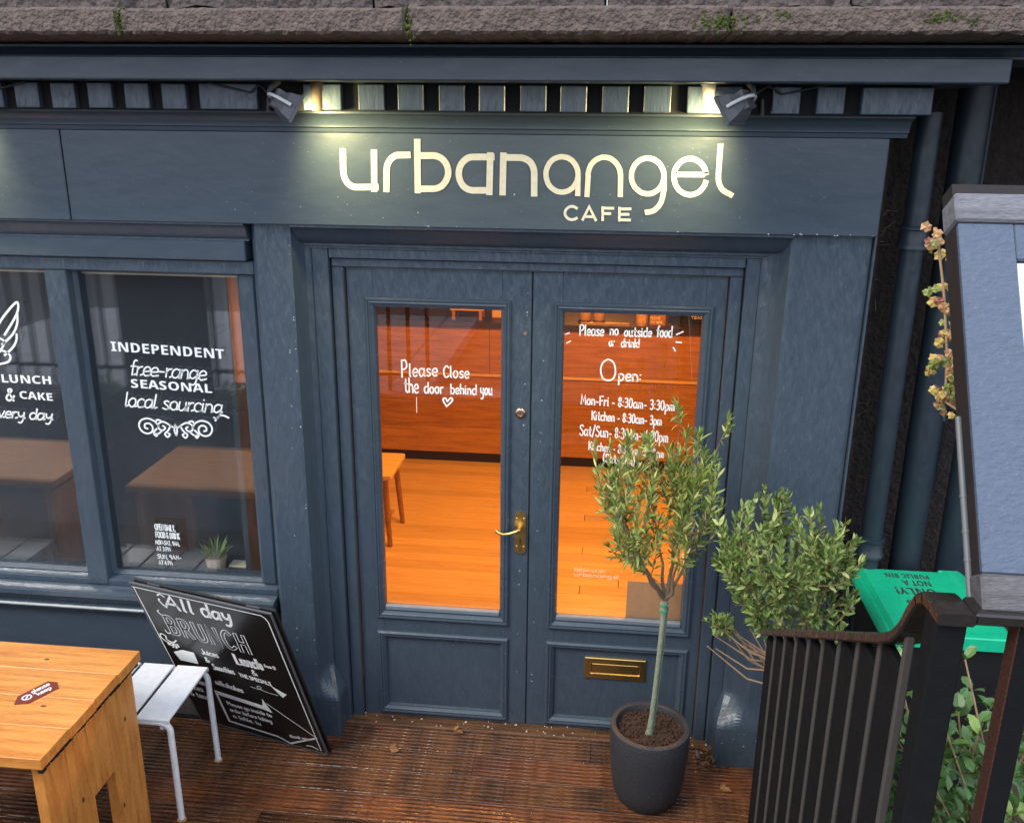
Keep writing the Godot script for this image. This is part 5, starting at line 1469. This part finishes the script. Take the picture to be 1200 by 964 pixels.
func build_plants() -> void:
	var o := thing("potted_olive_tree", "small olive tree with a bare stem in a round charcoal pot", "tree", Vector3(0.53, 0, 0.405))
	var pot := MB.new()
	pot.lathe([Vector2(0, 0.0005), Vector2(0.085, 0.0005), Vector2(0.105, 0.008), Vector2(0.124, 0.03), Vector2(0.138, 0.07), Vector2(0.147, 0.13), Vector2(0.153, 0.2), Vector2(0.157, 0.27), Vector2(0.158, 0.345), Vector2(0.156, 0.352), Vector2(0.150, 0.355), Vector2(0.137, 0.355), Vector2(0.134, 0.351), Vector2(0.133, 0.30)], Vector3.ZERO, 48)
	put(pot.mesh(), "pot", M.pot_grey, o)
	var so := MB.new()
	var f := FastNoiseLite.new()
	f.seed = 5; f.frequency = 22.0; f.fractal_octaves = 3
	var rings := []
	for j in 9:
		var r := []
		for k in 36:
			var rad := 0.1335 * j / 8.0
			var x := rad * cos(TAU * k / 36.0)
			var z := -rad * sin(TAU * k / 36.0)
			r.append(Vector3(x, 0.327 + f.get_noise_2d(x, z) * 0.012, z))
		rings.append(r)
	for j in 8:
		for k in 36: so.quad(rings[j][k], rings[j + 1][k], rings[j + 1][(k + 1) % 36], rings[j][(k + 1) % 36])
	for k in 260:
		var w := rng.randf() * TAU
		var p := Vector3(cos(w), 0, sin(w)) * 0.128 * sqrt(rng.randf()) + Vector3(0, 0.33, 0)
		var s := rng.randf_range(0.002, 0.006)
		so.t = Transform3D(Basis.from_euler(Vector3(rng.randf() * 6, rng.randf() * 6, rng.randf() * 6)), p)
		so.box(-Vector3(s, s * 0.6, s * 1.4), Vector3(s, s * 0.6, s * 1.4))
	put(so.mesh(), "soil", M.soil, o)
	var tr := MB.new()
	tr.tube([Vector3(-0.004, 0.31, 0.015), Vector3(-0.002, 0.345, 0.016), Vector3(0.003, 0.42, 0.018), Vector3(0.009, 0.55, 0.02), Vector3(0.015, 0.70, 0.022), Vector3(0.020, 0.84, 0.022), Vector3(0.022, 0.93, 0.022)], [0.019, 0.0125, 0.0105, 0.0095, 0.0095, 0.0105, 0.0125], 14)
	tr.tube([Vector3(0.012, 0.31, 0.005), Vector3(0.024, 0.6, 0.012), Vector3(0.036, 0.91, 0.014)], [0.004], 7)
	put(tr.mesh(), "trunk", M.green_stem, o)
	var tie := MB.new()
	for y in [0.90, 0.875]: tie.tube([Vector3(0.021, y, 0.022), Vector3(0.0212, y + 0.007, 0.022)], [0.0165], 12)
	put(tie.mesh(), "plastic_tie", M.tie_green, o)
	var lv := MB.new()
	lv.colored = true
	var tw := MB.new()
	crown(lv, tw, Vector3(0.022, 0.925, 0.022), 7, Vector3(-0.035, 1.26, 0.025), Vector3(0.26, 0.23, 0.20), 104, 0.17, 0.052, 0.0092, 0.0135, 0.14, [Color(0.07, 0.125, 0.022), Color(0.34, 0.42, 0.10), Color(0.54, 0.52, 0.19)], 0.009)
	for q in [[0.0, 1.47, 0.02, 0.02, 1.655], [-0.13, 1.38, 0.05, -0.14, 1.56], [0.15, 1.40, 0.0, 0.205, 1.60], [-0.05, 1.42, 0.1, -0.07, 1.56], [0.09, 1.45, 0.06, 0.10, 1.58]]:
		crown(lv, tw, Vector3(q[0], q[1], q[2]), 1, Vector3(q[3], q[4], q[2]), Vector3(0.012, 0.03, 0.012), 3, 0.16, 0.048, 0.0088, 0.0135, 0.03, [Color(0.07, 0.125, 0.022), Color(0.34, 0.42, 0.10), Color(0.54, 0.52, 0.19)], 0.003)
	put(lv.mesh(), "crown", M.leaf, o)
	put(tw.mesh(), "branches", M.olive_bark, o)
	# the second shrub, its pot hidden by the railing
	var s2 := thing("potted_shrub", "dense grey green shrub spilling over the end of the black railing", "shrub", Vector3(1.10, 0, 0.60))
	var p2 := MB.new()
	p2.lathe([Vector2(0, 0.0005), Vector2(0.09, 0.0005), Vector2(0.105, 0.05), Vector2(0.118, 0.4), Vector2(0.12, 0.46), Vector2(0.108, 0.46), Vector2(0.105, 0.42), Vector2(0, 0.42)], Vector3.ZERO, 32)
	put(p2.mesh(), "pot", M.pot_grey, s2)
	var lv2 := MB.new()
	lv2.colored = true
	var tw2 := MB.new()
	tw2.tube([Vector3(0, 0.42, 0), Vector3(-0.04, 0.6, 0.02), Vector3(-0.11, 0.78, 0.06), Vector3(-0.15, 0.88, 0.08)], [0.018, 0.015, 0.013, 0.011], 8)
	crown(lv2, tw2, Vector3(-0.14, 0.86, 0.08), 9, Vector3(-0.185, 1.205, 0.09), Vector3(0.255, 0.225, 0.20), 190, 0.13, 0.040, 0.0125, 0.012, 0.06, [Color(0.065, 0.12, 0.026), Color(0.24, 0.33, 0.085), Color(0.40, 0.44, 0.17)], 0.007)
	for q in [[-0.40, 1.02, 0.14, -0.42, 1.06], [-0.36, 0.98, 0.12, -0.37, 0.99], [0.03, 1.10, 0.1, 0.05, 1.16], [-0.02, 1.0, 0.14, 0.04, 1.03]]:
		crown(lv2, tw2, Vector3(-0.15, 0.84, 0.09), 2, Vector3(q[0], q[1], q[2]), Vector3(0.05, 0.03, 0.04), 8, 0.07, 0.034, 0.0105, 0.012, 0.03, [Color(0.065, 0.12, 0.026), Color(0.24, 0.33, 0.085), Color(0.40, 0.44, 0.17)], 0.005)
	for k in 16:
		var e := Vector3(-0.15 + rng.randf_range(-0.27, 0.12), rng.randf_range(0.90, 1.05), 0.08 + rng.randf_range(-0.05, 0.08))
		var s := Vector3(-0.13 + rng.randf_range(-0.02, 0.03), rng.randf_range(0.72, 0.85), 0.07)
		tw2.tube([s, s.lerp(e, 0.4) + Vector3(-0.03, -0.02, 0.01), e], [0.0045, 0.0035, 0.002], 5, false)
	put(lv2.mesh(), "crown", M.leaf, s2)
	put(tw2.mesh(), "branches", M.twig, s2)

# ---------------------------------------------------------------- railing, bin, menu case
func build_right_side() -> void:
	# wheeled bin with a green lid, its lid lettering facing the wall
	var bin := thing("wheeled_bin", "black wheeled bin with a bright green lid lettered in black", "bin", Vector3(1.545, 0, 0.315))
	var bd := MB.new()
	var top := [Vector3(-0.205, 0.90, -0.225), Vector3(0.205, 0.90, -0.225), Vector3(0.205, 0.90, 0.215), Vector3(-0.205, 0.90, 0.215)]
	var low := [Vector3(-0.165, -0.11, -0.16), Vector3(0.165, -0.11, -0.16), Vector3(0.165, -0.11, 0.16), Vector3(-0.165, -0.11, 0.16)]
	for k in 4: bd.quad(low[(k + 1) % 4], low[k], top[k], top[(k + 1) % 4])
	bd.quad(low[0], low[1], low[2], low[3])
	bd.quad(top[3], top[2], top[1], top[0])
	put(bd.mesh(), "body", M.bin_black, bin)
	for s in [-1.0, 1.0]:
		var wh := MB.new()
		wh.t = Transform3D(Basis(Vector3.BACK, PI / 2), Vector3(s * 0.19 + 0.02, -0.03, -0.17))
		wh.lathe([Vector2(0, 0), Vector2(0.09, 0), Vector2(0.1, 0.01), Vector2(0.1, 0.035), Vector2(0.09, 0.045), Vector2(0, 0.045)], Vector3.ZERO, 20)
		put(wh.mesh(), "wheel", M.bin_black, bin)
	var lid := MB.new()
	# lid cross-section along x with raised middle and turned down rims, swept along z
	lid.prism(pts([-0.228, 0.885, -0.226, 0.905, -0.212, 0.922, -0.196, 0.915, -0.186, 0.932, 0.118, 0.932, 0.126, 0.938, 0.19, 0.938, 0.206, 0.926, 0.222, 0.912, 0.228, 0.885, 0.218, 0.885, 0.206, 0.902, -0.206, 0.902, -0.218, 0.885]), Vector3(0, 0, -0.232), Vector3(1, 0, 0), Vector3(0, 1, 0), Vector3(0, 0, 0.462))
	lid.box(Vector3(-0.224, 0.865, 0.2305), Vector3(0.224, 0.918, 0.243), 0.004)
	lid.box(Vector3(-0.12, 0.918, 0.19), Vector3(0.02, 0.9335, 0.246), 0.006)
	lid.box(Vector3(-0.22, 0.90, -0.248), Vector3(-0.15, 0.936, -0.2325), 0.004)
	lid.box(Vector3(0.11, 0.90, -0.248), Vector3(0.19, 0.936, -0.2325), 0.004)
	var lo := put(lid.mesh(), "lid", M.bin_green, bin)
	# written to be read from the wall side
	var flat_turn := Basis(Vector3(-1, 0, 0), Vector3(0, 0, 1), Vector3(0, 1, 0))
	var rows := [["GLASS", 0.135, 0.045, 0.045, 0.06], ["ONLY!", 0.15, 0.055, 0.045, -0.03], ["NOT A", 0.105, 0.042, 0.045, -0.105], ["PUBLIC BIN", 0.165, 0.034, 0.055, -0.165]]
	for r in rows:
		print_on(lo, "lid_lettering", r[0], r[1], r[2], Transform3D(flat_turn, Vector3(r[3], 0.9322, r[4] - r[2])), M.print_ink)
	# railing beside the steps
	var ra := thing("stair_railing", "black railing of flat upright bars rising beside the steps to a square post", "railing", Vector3(0.79, 0, 1.18))
	for k in 9:
		var z := 0.006 + k * 0.115
		var y := 1.245 + (z + 0.03) * 0.595
		put(box(Vector3(-0.008, y - 1.02, z), Vector3(0.008, y - 0.016, z + 0.094), 0.003), "upright_bar", M.black_iron, ra)
		put(box(Vector3(-0.011, y - 0.99, z + 0.0965), Vector3(0.004, y + 0.052, z + 0.1085), 0.003), "edge_strip", M.brown_iron, ra)  # strips added along the bar edges in a paler brown-grey
	var hr := MB.new()
	var path := [[-0.012, 1.258], [0.0, 1.265], [0.95, 1.823], [1.0, 1.858], [1.03, 1.892], [1.055, 1.935], [1.078, 1.967], [1.105, 1.984], [1.14, 1.988], [1.175, 1.988]]
	for i in path.size() - 1:
		var a := Vector3(0, path[i][1], path[i][0])
		var b := Vector3(0, path[i + 1][1], path[i + 1][0])
		var d := (b - a).normalized()
		var nn := Vector3(1, 0, 0).cross(d) * -1.0
		if nn.y < 0.0: nn = -nn
		hr.prism(pts([-0.026, -0.015, -0.023, -0.018, 0.023, -0.018, 0.026, -0.015, 0.026, -0.003, 0.02, 0.001, -0.02, 0.001, -0.026, -0.003]), a, Vector3(1, 0, 0), nn, b - a)
	hr.box(Vector3(0.0262, 1.9705, 1.118), Vector3(1.5, 1.9885, 1.172), 0.003)
	put(hr.mesh(), "handrail", M.iron_rail, ra)
	put(box(Vector3(-0.022, 0.9, 1.118), Vector3(0.022, 1.9695, 1.162), 0.003), "post", M.black_iron, ra)
	for k in 5:
		var x := 0.112 + k * 0.11
		var ba := put(box(Vector3(x - 0.016, 0.9, 1.124), Vector3(x + 0.016, 1.970, 1.156), 0.002), "baluster", M.black_iron, ra)
		if k == 0: put(box(Vector3(x - 0.0185, 0.92, 1.126), Vector3(x - 0.0161, 1.968, 1.154)), "rusty_face", M.rust, ba)
	# tilted menu case standing on the rail
	var me := thing("menu_case", "weathered blue timber menu case tilted on the railing with white sheet", "menu case")
	var u := Vector3(0, 0.8386, -0.5447)
	me.transform = Transform3D(Basis(Vector3(1, 0, 0), u, Vector3(1, 0, 0).cross(u)), Vector3(0.834, 2.03, 2.305))
	put(box(Vector3(0, -0.05, -0.055), Vector3(0.62, 0.622, -0.012)), "case_back", M.brown_side, me)
	put(box(Vector3(0.001, 0.0, -0.0115), Vector3(0.085, 0.548, 0.0), 0.002), "frame_stile", M.peeling_blue, me)
	put(box(Vector3(0.535, 0.0, -0.0115), Vector3(0.619, 0.548, 0.0), 0.002), "frame_stile", M.peeling_blue, me)
	put(box(Vector3(0.0855, 0.487, -0.0115), Vector3(0.5345, 0.548, -0.0005), 0.002), "frame_rail", M.peeling_blue, me)
	put(box(Vector3(0.0855, 0.0, -0.0115), Vector3(0.5345, 0.05, -0.0005), 0.002), "frame_rail", M.peeling_blue, me)
	put(box(Vector3(-0.004, 0.5485, -0.052), Vector3(0.624, 0.598, 0.006), 0.004), "top_beam", M.weathered, me)
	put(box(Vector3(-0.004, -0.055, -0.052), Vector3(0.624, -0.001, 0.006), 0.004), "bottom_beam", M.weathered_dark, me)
	put(box(Vector3(0.087, 0.052, -0.0118), Vector3(0.533, 0.485, -0.010)), "menu_sheet", M.paper, me)
	var tb := MB.new()
	tb.tube([Vector3(-0.003, -0.05, -0.040), Vector3(-0.003, 0.24, -0.040)], [0.005], 10)
	for y in [0.02, 0.062, 0.115]: tb.tube([Vector3(-0.003, y, -0.040), Vector3(-0.003, y + 0.004, -0.040)], [0.006], 10)
	put(tb.mesh(), "grey_tube", M.grey_tube, me)
	tag(put(box(Vector3(0.985, 2.535, 1.92), Vector3(1.10, 2.60, 1.945), 0.004), "white_card", M.paper), "white card standing behind the top of the menu case", "card")
	# creeper with autumn leaves along the case
	var cr := thing("creeper", "trailing creeper with yellow and red autumn leaves beside the menu case", "creeper", Vector3(0.86, 2.1, 1.84))
	var one := []
	for k in 3:
		var lb := MB.new()
		lb.colored = false
		var o := PackedVector2Array()
		for i in 12:
			var w := TAU * i / 12.0
			o.append(Vector2(cos(w), sin(w)) * (0.0096 if i % 2 else 0.0078) * (1.15 if absf(w - PI / 2) < 1.2 else 0.9))
		for i in 12:
			var p0 := Vector3(o[i].x, o[i].y, 0.0015 * (i % 3))
			var p1 := Vector3(o[(i + 1) % 12].x, o[(i + 1) % 12].y, 0.0015 * ((i + 1) % 3))
			lb.flat(Vector3(0, 0, 0.003 + 0.001 * k), p0, p1)
		one.append(lb.mesh())
	for q in [[0.869, 2.44, 0.014, 0.012, 13], [0.882, 2.41, 0.006, 0.006, 4], [0.876, 2.355, 0.011, 0.010, 9], [0.888, 2.325, 0.005, 0.012, 5], [0.893, 2.28, 0.010, 0.014, 18], [0.889, 2.23, 0.013, 0.017, 26], [0.884, 2.18, 0.012, 0.014, 20]]:
		for k in q[4]:
			var p := Vector3(q[0] + rng.randfn() * q[2], q[1] + rng.randfn() * q[3], 1.833 + 0.31 * (2.436 - q[1]) + rng.randf_range(-0.03, 0.03))
			var t := Transform3D(Basis.from_euler(Vector3(rng.randf_range(-0.9, 0.3), rng.randf_range(-0.8, 0.8), rng.randf() * TAU)).scaled(Vector3.ONE * rng.randf_range(0.7, 1.15)), p - cr.position)
			put(one[k % 3], "leaf", M[["autumn_a", "autumn_a", "autumn_b", "autumn_b", "autumn_c", "autumn_d", "autumn_d"][rng.randi() % 7]], cr, t)
	var vs := MB.new()
	vs.tube([Vector3(0.01, 0.335, -0.01), Vector3(0.022, 0.25, 0.02), Vector3(0.032, 0.15, 0.05), Vector3(0.03, 0.07, 0.08), Vector3(0.10, 0.03, 0.12), Vector3(0.16, -0.02, 0.14)], [0.0025], 5)
	put(vs.mesh(), "stem", M.twig, cr)
	# broad leaved bush in the bed
	var bu := thing("leafy_bush", "bushy evergreen with rounded glossy leaves growing behind the railing", "bush", Vector3(1.12, 0.85, 1.88))
	var lf := MB.new()
	var lo2 := [[0.0, 0.0], [0.3, 0.42], [0.6, 0.5], [0.85, 0.3], [1.0, 0.0]]
	for i in 4:
		for s in [-1.0, 1.0]:
			var a := Vector3(0, lo2[i][0] * 0.038, sin(lo2[i][0] * 3.0) * 0.002)
			var b := Vector3(0, lo2[i + 1][0] * 0.038, sin(lo2[i + 1][0] * 3.0) * 0.002)
			var a2 := a + Vector3(s * lo2[i][1] * 0.024, 0, 0.003 if lo2[i][1] > 0.0 else 0.0)
			var b2 := b + Vector3(s * lo2[i + 1][1] * 0.024, 0, 0.003 if lo2[i + 1][1] > 0.0 else 0.0)
			if s > 0: lf.quad(a, a2, b2, b)
			else: lf.quad(a2, a, b, b2)
	var lm := lf.mesh()
	var bs := MB.new()
	var count := 0
	for k in 24:
		var root := Vector3(rng.randf_range(-0.1, 0.15), 0.0, rng.randf_range(-0.1, 0.15))
		var tip := Vector3(rng.randf_range(-0.19, 0.10), rng.randf_range(0.34, 0.70), rng.randf_range(-0.24, 0.14))
		bs.tube([root, root.lerp(tip, 0.5) + Vector3(0, 0.05, 0), tip], [0.004, 0.003, 0.002], 5, false)
		for i in 6:
			var t := 0.5 + 0.5 * i / 5.0
			var p := root.lerp(tip, t) + Vector3(0, 0.1 * t * (1 - t), 0)
			for s in 2:
				var w := i * PI / 2 + s * PI + k
				var out := Vector3(cos(w), 0.55 + 0.5 * float(i == 5), sin(w)).normalized()
				var sd := out.cross(Vector3.UP).normalized()
				var basis := Basis(sd, out, sd.cross(out))
				put(lm, "leaf", M["glossy_leaf_c" if i == 5 and k % 3 == 0 else ["glossy_leaf_a", "glossy_leaf_b"][(i + k) % 2]], bu, Transform3D(basis.scaled_local(Vector3.ONE * rng.randf_range(0.8, 1.15)), p))
				count += 1
	put(bs.mesh(), "stems", M.twig, bu)
	var il := MB.new()
	il.colored = true
	for k in 900:
		var p := Vector3(rng.randf_range(-0.2, 0.16), rng.randf_range(0.05, 0.58), rng.randf_range(-0.26, 0.12))
		leaf(il, p, Vector3(rng.randfn(), 0.4 + rng.randf(), rng.randfn()), 0.036, 0.022, Color(0.06, 0.14, 0.033).lerp(Color(0.09, 0.20, 0.05), rng.randf()))
	put(il.mesh(), "inner_leaves", M.leaf, bu).set_meta("kind", "stuff")

# ---------------------------------------------------------------- street side, seen in the glass
func build_street() -> void:
	var pv := setting("pavement")
	for i in 4:
		for j in 4:
			put(box(Vector3(-4.9 + i * 0.92, 0.75, 2.47 + j * 0.62), Vector3(-4.9 + i * 0.92 + 0.91, 0.85 + 0.003 * ((i * 7 + j * 3) % 3), 2.47 + j * 0.62 + 0.61), 0.006), "paving_slab", M.pavement_stone, pv)
	for j in 4: put(box(Vector3(-1.22, 0.75, 2.47 + j * 0.62), Vector3(-0.92, 0.851, 2.47 + j * 0.62 + 0.61), 0.006), "paving_slab", M.pavement_stone, pv)
	put(box(Vector3(-60, 0.2, 2.47), Vector3(60, 0.748, 90)), "street_ground", M.asphalt, pv)
	var st := setting("steps")
	for k in 5:
		put(box(Vector3(-0.34, -0.03, 1.26 + k * 0.24), Vector3(0.772, 0.17 * (k + 1), 1.5 + k * 0.24 + (0.02 if k < 4 else 0.0)), 0.006), "step", M.asphalt, st)
	var rw := thing("area_wall", "low stone wall with coping holding up the street beside the deck", "wall")
	put(box(Vector3(-4.7, -0.2, 2.27), Vector3(-0.36, 0.80, 2.46)), "wall_face", M.upper_stone, rw)
	for k in 6: put(box(Vector3(-4.7 + k * 0.724, 0.801, 2.25), Vector3(-4.7 + k * 0.724 + 0.719, 0.87, 2.465), 0.008), "coping_stone", M.pavement_stone, rw)
	var rl := thing("street_railing", "black iron street railing standing on the low stone wall", "railing", Vector3(-2.55, 0.87, 2.34))
	var bar := MB.new()
	bar.tube([Vector3(0, 0, 0), Vector3(0, 1.02, 0)], [0.014], 8)
	bar.tube([Vector3(0, 1.02, 0), Vector3(0, 1.05, 0), Vector3(0, 1.10, 0)], [0.008, 0.016, 0.001], 8)
	var bm := bar.mesh()
	for k in 29: put(bm, "railing_bar", M.black_iron, rl, Transform3D(Basis(), Vector3(-2.05 + k * 0.132, 0, 0)))
	put(box(Vector3(-2.1, 0.90, -0.02), Vector3(1.68, 0.93, 0.02), 0.003), "top_rail", M.black_iron, rl)
	put(box(Vector3(-2.1, 0.10, -0.012), Vector3(1.68, 0.125, 0.012), 0.003), "bottom_rail", M.black_iron, rl)
	var pn := thing("notice_board", "large dark notice board hung on the street railing", "notice board", Vector3(-2.65, 0.55, 2.235))
	put(box(Vector3(-0.31, 0, -0.012), Vector3(0.31, 1.3, 0.012), 0.004), "board", M.board_edge, pn)
	put(box(Vector3(-0.31, 0.9, 0.0122), Vector3(0.31, 0.95, 0.07)), "hanging_rail", M.board_edge, pn)
	for x in [-3.15, -2.12]:
		var pl := thing("wall_planter", "dark planter with green foliage on the stone wall " + ("beyond" if x < -3 else "before") + " the hung board", "planter", Vector3(x, 0.62, 2.17), "planters along the stone wall")
		put(box(Vector3(-0.16, 0, -0.08), Vector3(0.16, 0.16, 0.078), 0.006), "trough", M.bin_black, pl)
		var lv := MB.new()
		lv.colored = true
		for k in 260:
			var p := Vector3(rng.randfn() * 0.075, 0.17 + absf(rng.randfn()) * 0.07, rng.randfn() * 0.04)
			leaf(lv, p, Vector3(rng.randfn(), rng.randf(), rng.randfn()), 0.05, 0.022, Color(0.05, 0.11, 0.03).lerp(Color(0.12, 0.22, 0.06), rng.randf()))
		put(lv.mesh(), "foliage", M.leaf, pl)
